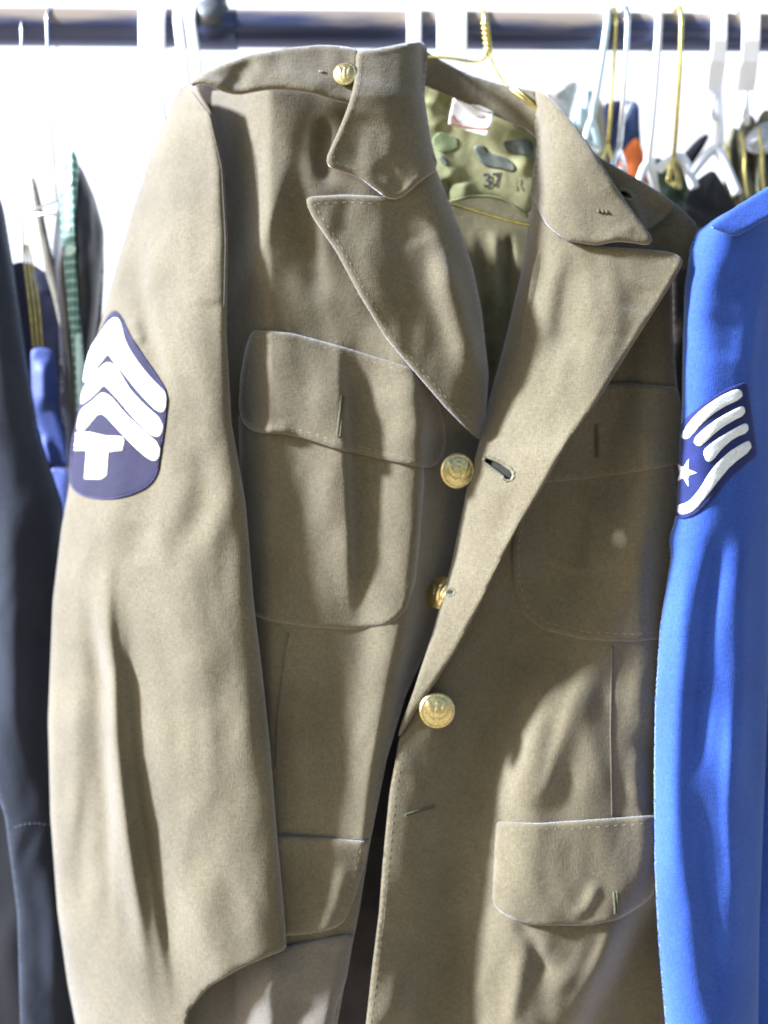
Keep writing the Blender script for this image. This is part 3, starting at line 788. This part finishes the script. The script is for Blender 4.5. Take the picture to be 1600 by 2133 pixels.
# shoulder straps and shoulders
epf = folds([([(400, 175), (440, 168), (480, 185)], 12, 12, 3), ([(495, 195), (500, 150), (540, 120)], 18, 22, -3), ([(560, 140), (620, 170), (700, 190)], 22, 26, 3)])
EP = [(392, 180), (412, 160), (455, 137), (520, 114), (600, 99), (670, 93), (720, 96), (748, 104), (745, 215), (716, 212), (688, 204), (650, 192), (605, 186), (560, 184), (525, 190), (495, 196), (465, 190), (440, 178), (418, 170)]
dE = lambda x, y: -.012 - .008 * np.clip((y - 95) / 110., 0, 1) + epf(x, y) + wr2(x, y)
ep = sheet('shoulder_strap', EP, dE, OLIVE, jacket, res=6, rounds=1, lip=.6, t=3)
SH = [(395, 190), (420, 160), (520, 118), (640, 98), (745, 104), (770, 230), (600, 230), (420, 240)]
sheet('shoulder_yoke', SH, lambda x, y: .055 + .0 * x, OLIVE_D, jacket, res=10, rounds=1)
sheet('buttonhole_mark', [(664, 146), (676, 147), (676, 151), (664, 150)], lambda x, y: dE(x, y) - .001, THREAD, ep, res=3, rounds=0, t=.3, roll=0)
SR = [(1180, 240), (1240, 322), (1290, 352), (1350, 388), (1410, 425), (1452, 466), (1448, 500), (1435, 560), (1330, 560), (1250, 500)]
srf = folds([([(1330, 470), (1370, 450), (1400, 430)], 16, 22, -4), ([(1400, 500), (1360, 520)], 12, 20, -4), ([(1290, 380), (1330, 450), (1340, 500)], 10, 16, 4)])
sheet('shoulder_yoke', SR, lambda x, y: .012 + srf(x, y) + wr2(x, y), OLIVE, jacket, res=6, rounds=1)
ER = [(1225, 318), (1262, 335), (1320, 368), (1390, 410), (1408, 428), (1380, 458), (1345, 480), (1300, 430), (1250, 370)]
erd = lambda x, y: -.002 + srf(x, y)
HR = [(1291, 397), (1301, 396), (1312, 403), (1318, 413), (1306, 412), (1295, 405)]
er = sheet('shoulder_strap', ER, erd, OLIVE, jacket, res=5, rounds=1, holes=[HR], t=2.5, lip=.5)
sheet('slit_backing', [(1280, 385), (1330, 390), (1330, 425), (1285, 420)], lambda x, y: .009 + 0 * x, HOLE, er, res=6, t=.4)
whip(HR, erd, er, ln=5)
# sleeve on the far side, mostly behind the blue coat
FS = [(1395, 440), (1450, 470), (1475, 560), (1480, 900), (1440, 1300), (1425, 1700), (1420, 2200), (1390, 2200), (1385, 1300), (1400, 700)]
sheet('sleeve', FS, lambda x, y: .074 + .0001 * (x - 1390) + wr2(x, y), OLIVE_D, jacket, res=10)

# ------------------------------------------------------------------ brass buttons
def button(px, py, D, parent, rad=36, tilt=(0, 0), off=.004, flip=1):
    y = (float(D(np.array([float(px)]), np.array([float(py)]))[0]) if callable(D) else D) - off
    c = P(px, py, y); R = rad * MPP
    V, F = [], []
    nr, na = 26, 72
    def relief(u, v):
        h = 0
        r = math.hypot(u, v)
        def blob(x, y, a, b, ang=0):
            dx, dy = u - x, v - y
            ca, sa = math.cos(ang), math.sin(ang)
            q = ((dx * ca + dy * sa) / a) ** 2 + ((-dx * sa + dy * ca) / b) ** 2
            return max(0, 1 - q) ** .6 if q < 1 else 0
        h += .7 * blob(0, -.05, .17, .34)                 # shield and body
        h += .6 * blob(.03, .42, .12, .12)                # head
        for s in (-1, 1):
            h = max(h, .75 * blob(s * .40, .18, .16, .50, s * -.35))
            h = max(h, .5 * blob(s * .33, -.42, .32, .06, s * .7))
            for k in range(4): h -= .25 * blob(s * (.30 + .09 * k), .1 - .04 * k, .018, .38, s * -.35) * (h > .2)
        h = max(h, .5 * blob(0, -.5, .2, .14))
        for k in range(9):
            an = math.pi * (.2 + .6 * k / 8); h = max(h, .4 * blob(.62 * math.cos(an), .62 * math.sin(an) + .05, .05, .05))
        if .86 < r < .96: h += .55
        return h
    V.append((0, 0, 0)); base = []
    zc = lambda r: .22 * (1 - r * r)
    V[0] = (0, -(zc(0) + .05 * relief(0, 0)) * R, 0)
    for i in range(1, nr + 1):
        r = i / nr
        for k in range(na):
            a = 2 * math.pi * k / na
            u, v = r * math.cos(a), r * math.sin(a)
            V.append((u * R, -(zc(r) + .065 * relief(u, v)) * R, v * R))
    for k in range(na): F.append((0, 1 + (k + 1) % na, 1 + k))
    for i in range(nr - 1):
        for k in range(na):
            a, b = 1 + i * na + k, 1 + i * na + (k + 1) % na
            F.append((a, b, b + na, a + na))
    b0 = 1 + (nr - 1) * na; n0 = len(V)
    for k in range(na):
        a = 2 * math.pi * k / na; V.append((math.cos(a) * R * 1.01, .06 * R, math.sin(a) * R * 1.01))
    for k in range(na):
        a = 2 * math.pi * k / na; V.append((math.cos(a) * R * .9, .16 * R, math.sin(a) * R * .9))
    for k in range(na):
        k2 = (k + 1) % na
        F.append((b0 + k, b0 + k2, n0 + k2, n0 + k)); F.append((n0 + k, n0 + k2, n0 + na + k2, n0 + na + k))
    F.append(tuple(n0 + na + k for k in range(na)))
    from mathutils import Euler
    M = Euler((tilt[0], 0, tilt[1])).to_matrix()
    V = [M @ Vector(v) + c for v in V]
    o = link('button', V, F, BRASS, parent)
    v, f = tube_geo([c + M @ Vector((0, .1 * R, 0)), c + M @ Vector((0, .45 * R, 0))], R * .16, 10)
    link('shank', v, f, BRASS, o)
    return o
DPL = lambda x, y: DL(x, y)
button(954, 981, -.001, jacket, 37, (.05, .25), 0)
button(916, 1234, .004, jacket, 36, (-.35, -.75), 0)
button(911, 1480, DR, jacket, 37, (.0, .05), .007)
button(719, 153, dE, jacket, 24, (-.1, -.15), .004)

# ------------------------------------------------------------------ brass wire hanger of the jacket
hx = P(1013, 80, .09).x
hang = thing('brass_wire_hanger', 'brass wire hanger with twisted neck inside the olive jacket collar', 'clothes hanger', (hx, .03, P(0, 440, .03).z))
R0 = RR + .0022
hk = [Vector((hx - .001, RODY + R0 * math.cos(math.radians(a)), RZ + R0 * math.sin(math.radians(a)))) for a in np.linspace(-40, 180, 22)]
hk += [P(1013, 70, .095), P(1016, 100, .088)]
tube('hook', smooth3(hk, 1), .0012, BRASSWIRE, hang, 8)
tw = [[], []]
for i in range(60):
    k = i / 59.; px, py = 1010 + 8 * k, 48 + 62 * k
    for s in (0, 1):
        a = k * 6 * math.pi + s * math.pi
        b = P(px, py, .094 - .01 * k)
        tw[s].append(b + Vector((math.cos(a) * .0022, math.sin(a) * .0022, 0)))
for s in (0, 1): tube('twisted_neck', tw[s], .0013, BRASSWIRE, hang, 8)
A0 = P(1018, 112, .084)
tube('arm', smooth3([A0, P(1000, 132, .06), P(950, 122, .045), P(905, 118, .02), P(872, 121, .006), P(700, 180, .04), P(520, 300, .055), P(480, 330, .058)], 2), .0012, BRASSWIRE, hang, 8)
tube('arm', smooth3([A0, P(1035, 150, .05), P(1052, 176, .028), P(1085, 202, .018), P(1112, 222, .018), P(1250, 370, .02), P(1400, 520, .02)], 2), .0012, BRASSWIRE, hang, 8)
tube('arm_wrap', smooth3([P(1066, 180, .022), P(1090, 196, .014), P(1120, 228, .016)], 2), .0010, BRASSWIRE, hang, 8)
tube('bottom_bar', smooth3([P(480, 330, .058), P(700, 385, .04), P(930, 421, .020), P(1000, 442, .020), P(1090, 468, .020), P(1400, 520, .02)], 2), .0013, BRASSWIRE, hang, 8)

# ------------------------------------------------------------------ blue coat on the right
blue = thing('blue_uniform_coat', 'bright blue wool uniform coat with white striped sleeve patch, right edge', 'jacket', (P(1600, 1000, -.02).x, .02, .75))
BL = [(380, 1640), (400, 1590), (425, 1545), (455, 1490), (485, 1450), (520, 1436), (600, 1424), (700, 1421), (850, 1419), (950, 1413), (1060, 1410), (1090, 1402), (1120, 1394), (1160, 1396), (1200, 1390), (1300, 1375), (1450, 1365), (1600, 1362), (1800, 1363), (1950, 1371), (2200, 1392)]
BR = [(380, 1660), (450, 1640), (600, 1625), (800, 1612), (1100, 1612), (1500, 1600), (1900, 1585), (2200, 1580)]
fB = folds([
    ([(1590, 560), (1560, 760), (1568, 950)], 46, 16, 5),
    ([(1530, 640), (1510, 760)], 50, 40, -2),
    ([(1560, 1000), (1545, 1200), (1540, 1500), (1545, 1800)], 40, 22, 7),
    ([(1500, 1090), (1475, 1250), (1455, 1450), (1450, 1650)], 16, 24, -6),
    ([(1430, 1100), (1420, 1280), (1405, 1500), (1400, 1900)], 26, 22, 4),
    ([(1455, 1600), (1462, 1800), (1490, 2000), (1500, 2160)], 24, 22, -6),
    ([(1530, 1400), (1520, 1700), (1540, 2000)], 18, 24, 4),
    ([(1408, 1010), (1400, 1100)], 14, 14, 2),
    ([(1500, 500), (1460, 600), (1450, 700)], 40, 40, 2.5),
])
def DBL(x, y):
    l, r = sl(y, BL), sl(y, BR)
    t = np.clip((x - l) / np.maximum(r - l, 4) * 2 - 1, -1, 1)
    h = np.clip(1 - np.abs(t) ** 2.4, 0, 1) ** .62
    return .002 - .034 * h + .010 * t + fB(x, y) * np.clip(h * 1.5, 0, 1) + wr1(x * .9 + 400, y) * .7 * h
bs = sheet('sleeve', [(b, a) for a, b in BR] + [(b, a) for a, b in reversed(BL)], DBL, BLUE, blue, res=6, rounds=2, t=.7, roll=2.5, rollw=6)
bf = folds([([(1640, 500), (1660, 1200), (1640, 2100)], 40, 30, 6)])
sheet('front_panel', [(1580, 400), (1900, 300), (1950, 2200), (1540, 2200), (1590, 1200)], lambda x, y: .012 + bf(x, y) + wr1(x, y), BLUE, blue, res=14)
sheet('back_panel', [(1450, 480), (1900, 330), (1950, 2200), (1440, 2200), (1460, 1200)], lambda x, y: .07 + wr1(x, y), CHAR, blue, res=16)
sheet('shoulder_strap', [(1478, 470), (1530, 432), (1600, 388), (1720, 340), (1730, 430), (1640, 444), (1590, 458), (1558, 480), (1530, 492)], lambda x, y: -.038 - .006 * np.clip((y - 380) / 90., 0, 1) + .00006 * (x - 1480) * 0, BLUE, blue, res=6, rounds=2, t=3, lip=.5)
def Z6(pts): return [(1300 + a / 4.267, 700 + b / 4.267) for a, b in pts]
BP = Z6([(512, 760), (700, 600), (880, 480), (1060, 405), (1105, 420), (1130, 620), (1195, 1060), (1120, 1110), (920, 1290), (770, 1480), (630, 1600), (500, 1635), (462, 1600), (470, 1400), (482, 1200), (500, 1000)])
bp_ = sheet('rank_patch', BP, lambda x, y: DBL(x, y) - .0014, BLUEPATCH, bs, res=5, rounds=1, t=1, roll=.6, rollw=3, label='dark blue patch with four white stripes and a star')
# a patch sits on the sleeve: keep it a direct part of the coat
bp_.parent = blue; bp_.location = (0, 0, 0)
dW = lambda x, y: DBL(x, y) - .0021
for sp in [
    [(508, 880), (520, 912), (565, 918), (605, 885), (700, 770), (850, 645), (1055, 552), (1050, 485), (1000, 468), (860, 530), (700, 640), (580, 760)],
    [(608, 930), (660, 988), (700, 968), (820, 850), (950, 762), (1082, 698), (1068, 618), (1020, 630), (850, 720), (700, 830)],
    [(698, 1025), (735, 1122), (785, 1112), (870, 1000), (980, 905), (1112, 852), (1100, 770), (1040, 788), (880, 880), (760, 965)],
    [(468, 1500), (470, 1555), (500, 1585), (550, 1583), (630, 1550), (730, 1430), (850, 1270), (960, 1140), (1138, 1010), (1122, 925), (1060, 948), (900, 1050), (760, 1210), (680, 1350), (600, 1450), (540, 1490)]]:
    sheet('stripe', Z6(sp), dW, SATIN, bp_, res=4, rounds=1, t=.6, roll=.3, rollw=2)
st = []
for k in range(10):
    a = math.pi * (k / 5.) - 1.25; r = 132 if k % 2 == 0 else 50
    st.append((540 + r * math.cos(a) * .85, 1215 + r * math.sin(a)))
st = [(max(a, 478), b) for a, b in st]
sheet('star', Z6(st), dW, SATIN, bp_, res=3, rounds=0, t=1, roll=.6, rollw=2)

# ------------------------------------------------------------------ dark clothes at the left
def garment(name, label, cat, pieces, base_px, group=None):
    t = thing(name, label, cat, (P(base_px[0], base_px[1], base_px[2])), group)
    for pc in pieces:
        nm, ol, D, mt = pc[:4]; k = pc[4] if len(pc) > 4 else {}
        sheet(nm, ol, D, mt, t, **k)
    return t
def cyl(lx, rx, base, bul, fl=None, wk=None):
    """a rounded hanging piece between two edges given as (py, px) tables"""
    def D(x, y):
        l, r = sl(y, lx), sl(y, rx)
        t = np.clip((x - l) / np.maximum(r - l, 4) * 2 - 1, -1, 1)
        h = np.sqrt(np.clip(1 - np.abs(t) ** 2.3, 0, 1))
        z = base - bul * h
        if fl is not None: z = z + fl(x, y) * np.clip(h * 1.5, 0, 1)
        return z + (wk or wr2)(x, y) * .8
    return D
cl_l = [(360, -90), (2200, -60)]; cl_r = [(360, 0), (420, 8), (560, 28), (700, 48), (900, 80), (1050, 130), (1300, 150), (1750, 158), (2200, 200)]
fch = folds([([(20, 1000), (25, 1300), (30, 1600)], 40, 40, 6), ([(75, 1200), (85, 1500), (90, 1700)], 30, 26, -4), ([(110, 1780), (120, 2100)], 26, 26, 3)])
char = garment('charcoal_suit', 'charcoal suit hanging at the far left edge, sleeve with stitched line', 'jacket', [
    ('sleeve', [(-80, 360), (-10, 380), (8, 440), (28, 560), (48, 700), (80, 900), (130, 1050), (150, 1300), (158, 1750), (200, 2200), (44, 2200), (36, 1900), (10, 1700), (-60, 1500)], cyl(cl_l, cl_r, .110, .030, fch), CHAR),
    ('body_panel', [(-300, 380), (-60, 400), (60, 1400), (120, 2200), (-300, 2200)], lambda x, y: .135 + wr1(x, y), BLACKW, {'res': 14}),
], (0, 2133, .05))
dch = cyl(cl_l, cl_r, .110, .030, fch)
stitches('cuff_stitching', [np.array(chaikin([(30, 1724), (60, 1714), (100, 1718), (112, 1716)], False, 2))], dch, plain('grey_thread', (.10, .11, .14), .7), char, .35, 9, 1)

nl = [(540, 20), (1200, 30)]; nr_ = [(540, 110), (700, 170), (900, 210), (1200, 240)]
navy = garment('navy_coat', 'near black navy coat hung between the charcoal suit and the green plaid coat', 'jacket', [
    ('body_panel', [(10, 556), (50, 540), (96, 566), (125, 620), (160, 720), (190, 900), (230, 1200), (230, 2200), (-50, 2200), (-20, 900)], cyl([(540, -40), (2200, -60)], [(540, 200), (2200, 300)], .165, .02), NAVYW, {'res': 9}),
    ('lapel', [(62, 560), (108, 566), (122, 610), (100, 616), (76, 604)], lambda x, y: .140 + .0 * x, NAVYW, {'res': 5}),
], (100, 2133, .1))
bt = thing('folded_blue_tie', 'mid blue satin tie hanging below brass wires in front of the navy coat', 'tie', P(95, 1040, .06))
btf = folds([([(90, 740), (92, 860)], 16, 14, 5), ([(88, 900), (110, 1000)], 12, 12, 3)])
sheet('tie_blade', [(64, 728), (84, 722), (112, 730), (120, 800), (122, 860), (136, 900), (152, 975), (118, 972), (96, 966), (84, 900), (68, 860), (66, 790)], lambda x, y: .122 + btf(x, y), MIDBLUE, bt, res=5, t=2.5)
sheet('tie_tail', [(104, 972), (150, 978), (158, 1080), (150, 1180), (124, 1060)], lambda x, y: .126 + wr2(x, y), MIDBLUE, bt, res=5, t=2)
bw = thing('brass_tie_hanger', 'three thin brass wires holding the blue tie at left', 'clothes hanger', P(80, 720, .06))
for k in range(3):
    tube('wire', smooth3([P(48 + k * 5, 510, .108), P(52 + k * 9, 560, .108), P(62 + k * 10, 640, .108), P(70 + k * 9, 722, .112)], 2), .0009, BRASSWIRE, bw, 8)
tube('hook', smooth3([P(52, 560, .108), P(49, 510, .108), P(47, 470, .105), P(46, 300, .1), P(45, 100, .098), P(45, 50, .098), P(45, 28, .11), P(45, 40, .133)], 2), .0009, CHROME, bw, 8)

bg_ = thing('beige_shirt', 'thin beige shirt edge between the tie and the green plaid coat', 'shirt', P(120, 700, .1))
sheet('front_edge', [(64, 362), (72, 372), (84, 420), (100, 500), (122, 590), (140, 660), (146, 720), (124, 680), (108, 610), (92, 560), (80, 480), (70, 420)], lambda x, y: .120 + wr2(x, y), TAUPE, bg_, res=5, t=3)
gr = thing('plaid_coat', 'green and white plaid coat with black satin side and pointed top', 'jacket', P(170, 900, .1))
gl = [(300, 140), (440, 112), (560, 108), (760, 130), (1000, 140)]; grr = [(300, 155), (400, 195), (480, 218), (560, 214), (700, 200), (1000, 180)]
gfo = folds([([(150, 360), (170, 480), (176, 640)], 20, 24, 4), ([(196, 420), (204, 560)], 14, 10, -3), ([(186, 380), (192, 520)], 5, 5, 2)])
sheet('body_panel', [(148, 322), (172, 352), (198, 412), (216, 478), (217, 560), (212, 660), (210, 1100), (140, 1100), (120, 620), (108, 520), (118, 440), (132, 360)], cyl(gl, grr, .130, .022, gfo), plain('black_satin', (.02, .02, .024), .35, 0, .3, 60), gr, res=5)
sheet('green_facing', [(150, 308), (160, 326), (166, 352), (160, 380), (156, 450), (158, 560), (163, 640), (172, 720), (178, 820), (172, 880), (160, 860), (152, 740), (142, 650), (134, 560), (126, 480), (124, 420), (130, 360), (140, 330)], lambda x, y: cyl(gl, grr, .130, .022, gfo)(x, y) - .004, PLAID, gr, res=4, t=2)
for q in [[(130, 362), (152, 360), (154, 380), (140, 396), (128, 388)], [(136, 512), (156, 510), (160, 522), (142, 536), (136, 530)], [(156, 700), (168, 690), (174, 760), (176, 860), (166, 872), (160, 790)], [(138, 470), (146, 470), (147, 480), (138, 481)]]:
    sheet('painted_gleam', q, lambda x, y: cyl(gl, grr, .130, .022, gfo)(x, y) - .0045, PALEGREEN, gr, res=4, t=.3, roll=.2, rollw=2)  # highlights on the coat, laid on as pale pieces

# ------------------------------------------------------------------ clothes behind at the right
blk = thing('added_shade_coat', 'added black coat sheet standing in for shade behind the olive jacket, lower right', 'coat', P(1300, 2133, .05))
sheet('body_panel', [(1180, 1500), (1430, 560), (1450, 480), (1480, 700), (1470, 2200), (1150, 2200)], lambda x, y: .100 + wr1(x, y), BLACKW, blk, res=12)  # added sheet, its black fills in for deep shade behind the jacket
Y2 = .20
def back_garment(name, label, cat, ol, mt, y=Y2, part='shoulder', fl=None, res=5, t=3, base=None, bul=.0):
    b = base or ol[-1]
    th = thing(name, label, cat, P(b[0], b[1], y))
    ff = folds(fl) if fl else (lambda x, y_: 0 * x)
    sheet(part, ol, lambda x, y_: y + ff(x, y_) + wr2(x, y_) * 1.2, mt, th, res=res, t=t, rounds=1)
    return th
back_garment('grey_coat', 'pale grey coat shoulder rising behind the olive collar', 'coat', [(1110, 216), (1140, 192), (1170, 174), (1200, 166), (1205, 180), (1196, 210), (1186, 250), (1200, 330), (1120, 300)], GREYW, .17, fl=[([(1150, 200), (1190, 176)], 8, 8, 3)])
bs_ = back_garment('beige_blouse', 'cream beige blouse shoulder left of the navy and orange jacket', 'shirt', [(1248, 196), (1256, 215), (1260, 260), (1266, 345), (1262, 360), (1210, 300), (1196, 262), (1225, 240)], BEIGE, .18, fl=[([(1240, 210), (1230, 300)], 10, 12, 4)])
nv = back_garment('navy_orange_jacket', 'navy and slate blue jacket with an orange shoulder panel', 'jacket', [(1256, 218), (1272, 210), (1300, 207), (1330, 212), (1336, 300), (1345, 380), (1300, 372), (1262, 350), (1256, 280)], NAVYW, .19, part='body_panel')
sheet('slate_panel', [(1296, 222), (1332, 214), (1334, 290), (1312, 300), (1296, 322), (1286, 352), (1276, 330), (1280, 270)], lambda x, y: .183 + 0 * x, DENIM, nv, res=5, t=2)
sheet('orange_panel', [(1330, 283), (1342, 320), (1356, 360), (1372, 405), (1330, 392), (1288, 350), (1294, 325), (1310, 298)], lambda x, y: .176 - .006 * np.exp(-((x - 1325) / 22.) ** 2), ORANGE, nv, res=4, t=2)
sheet('white_piping', [(1302, 226), (1316, 208), (1321, 210), (1310, 240), (1296, 262), (1287, 262)], lambda x, y: .176 + 0 * x, CLEARPL, nv, res=4, t=2)
wc = thing('white_jacket', 'white and pale grey jacket edge right of the orange panel', 'jacket', P(1365, 400, .17))
sheet('front_edge', [(1345, 318), (1362, 326), (1370, 360), (1378, 400), (1366, 402), (1350, 378), (1338, 350)], lambda x, y: .168 + 0 * x, GREYW, wc, res=4, t=3)
sheet('placket', [(1352, 322), (1372, 330), (1380, 366), (1384, 402), (1374, 404), (1366, 366)], lambda x, y: .162 + 0 * x, WHITEPL, wc, res=4, t=2)
back_garment('dark_green_shirt', 'dark green cotton shirt sagging below the white clip hangers', 'shirt', [(1366, 322), (1395, 346), (1440, 372), (1440, 470), (1400, 440), (1372, 400), (1370, 350)], DKGREEN, .15, fl=[([(1380, 400), (1420, 392)], 8, 8, 4), ([(1400, 360), (1420, 430)], 8, 8, -4)])
back_garment('black_shirt', 'black cotton shirt shoulder just left of the blue coat', 'shirt', [(1432, 392), (1462, 366), (1486, 352), (1500, 372), (1530, 420), (1560, 480), (1440, 490), (1426, 440)], cloth('faded_black_cotton', (.035, .036, .034), .2, .15), .13, fl=[([(1490, 360), (1480, 440)], 12, 10, 4)])
bd = back_garment('dark_jersey', 'black jersey scrap showing between the two white clip hangers', 'shirt', [(1378, 330), (1410, 336), (1440, 300), (1466, 277), (1482, 280), (1460, 320), (1440, 350), (1425, 385), (1400, 372)], BLACKW, .22)
# white clip hangers
for lb, bars in [('white plastic clip hanger over the dark green shirt', [[(1372, 352), (1402, 330), (1424, 326), (1446, 392)]]),
                 ('white plastic clip hanger touching the blue coat shoulder', [[(1436, 366), (1476, 316), (1496, 306), (1536, 404)], [(1496, 306), (1500, 260), (1490, 120)]])]:
    th = thing('clip_hanger', lb, 'clothes hanger', P(bars[0][1][0], bars[0][1][1], .12))
    th['group'] = 'white clip hangers'
    for b_ in bars:
        tube('bar', smooth3([P(a, c, .118) for a, c in b_], 2), .0042, WHITEPL, th, 10)
# stack of olive shirts at right
for k, (lb, x0) in enumerate([('crumpled olive shirt on the left of the stack above the blue coat', 1506), ('crumpled olive shirt in the middle of the stack above the blue coat', 1538), ('crumpled olive shirt at the frame edge above the blue coat', 1574)]):
    th = thing('olive_shirt', lb, 'shirt', P(x0 + 15, 400, .16)); th['group'] = 'olive shirts stacked above the blue coat'
    tp = [262, 236, 226][k]
    ol = [(x0, tp + 34), (x0 + 12, tp + 8), (x0 + 24, tp), (x0 + 38, tp + 14), (x0 + 46, tp + 60), (x0 + 50, 420), (x0 + 10, 440), (x0 + 2, 380), (x0 + 6, 330)]
    ff = folds([([(x0 + 12, tp + 20), (x0 + 16, 330), (x0 + 22, 400)], 6, 5, 7), ([(x0 + 26, tp + 10), (x0 + 28, 330), (x0 + 34, 400)], 5, 5, -6), ([(x0 + 36, tp + 30), (x0 + 40, 380)], 5, 4, 6)])
    sheet('shirt_body', ol, lambda x, y, k=k: .165 - .012 * k + ff(x, y) * 1.0 + wr2(x * 2, y * 2) * 2, CAMO, th, res=4, t=2, rounds=1)
    tube('yellow_edging', smooth3([P(x0 + 6, tp + 40, .150 - .012 * k), P(x0 + 14, 320, .150 - .012 * k), P(x0 + 12, 360, .150 - .012 * k), P(x0 + 20, 410, .150 - .012 * k)], 2), .0012, BRASSWIRE, th, 6)
rag = back_garment('white_cloth', 'bunched white and grey cloth lying on top of the olive shirts', 'cloth', [(1550, 290), (1575, 262), (1610, 250), (1640, 300), (1600, 322), (1570, 318), (1556, 310)], plain('white_cotton', (.6, .62, .66), .8, noise=.3, nscale=90), .135, part='bunched_cloth', fl=[([(1560, 300), (1600, 280)], 6, 6, 6), ([(1580, 312), (1620, 300)], 5, 5, 6)])

# clear garment bag twist
bag = thing('twisted_garment_bag', 'pale aqua twisted plastic bag hanging behind the olive collar', 'plastic bag', P(1215, 260, .16))
for s in range(3):
    pts = []
    for i in range(40):
        k = i / 39.; a = k * 3.2 * math.pi + s * 2.09
        pts.append(P(1262 - 62 * k + 6 * math.cos(a) * (.5 + k), 90 + 175 * k, .165) + Vector((0, math.sin(a) * .004, 0)))
    tube('twisted_strand', pts, [.0008 + .0028 * (i / 39.) for i in range(40)], BAKELITE, bag, 7)

# ------------------------------------------------------------------ other hangers on the rail
wire_hanger('wire_hanger', 'thin wire hanger hooked near the left end of the rail', 97, CHROME, .0013, (10, .0), arms=(70, 30), neck=420)
wire_hanger('plastic_hanger', 'wide white plastic hanger hooked left of the grey tee fitting', 316, WHITEPL, .002, (0, .3), arms=(60, 60), flat=62, neck=420)
wire_hanger('plastic_hanger', 'narrower white plastic hanger leaning right at the olive shoulder', 371, WHITEPL, .002, (35, .6), arms=(50, 60), flat=24, neck=330)
wire_hanger('plastic_hanger', 'white plastic hanger crossing the rail just left of the tee fitting', 396, WHITEPL, .002, (40, .6), arms=(40, 60), flat=26, neck=330)
wire_hanger('plastic_hanger', 'slim white plastic hanger hooked behind the left collar point', 863, WHITEPL, .002, (0, 1.2), arms=(60, 60), flat=34, neck=330)
wire_hanger('plastic_hanger', 'broad white plastic hanger hooked left of the twisted brass neck', 942, WHITEPL, .002, (0, 1.2), arms=(40, 60), flat=70, neck=330)
wire_hanger('plastic_hanger', 'pale aqua plastic hanger hook above the twisted garment bag', 1266, BAKELITE, .0028, (-28, 1.0), arms=(40, 60), neck=250)
wire_hanger('wire_hanger', 'brass wire hanger hooked right beside the pale aqua hook', 1284, BRASSWIRE, .0014, (-10, 1.0), arms=(40, 60), neck=300)
wire_hanger('wire_hanger', 'silver wire hanger hook just right of the aqua and brass hooks', 1308, CHROME, .0022, (-10, 1.0), arms=(40, 50), neck=310)
wire_hanger('plastic_hanger', 'white tubular hanger hooked left of the lone brass hook', 1373, WHITEPL, .0032, (-16, 1.0), arms=(60, 60), neck=340)
wire_hanger('wire_hanger', 'double brass wire hanger hooked alone above the white clip hangers', 1420, BRASSWIRE, .0020, (-6, 1.0), arms=(40, 60), neck=330)
wire_hanger('plastic_hanger', 'white plastic hanger strap above the stack of olive shirts', 1500, WHITEPL, .002, (0, 1.2), arms=(50, 60), flat=36, neck=190)
wire_hanger('plastic_hanger', 'white plastic hanger strap at the right edge of the frame', 1566, WHITEPL, .002, (0, 1.2), arms=(50, 60), flat=42, neck=190)
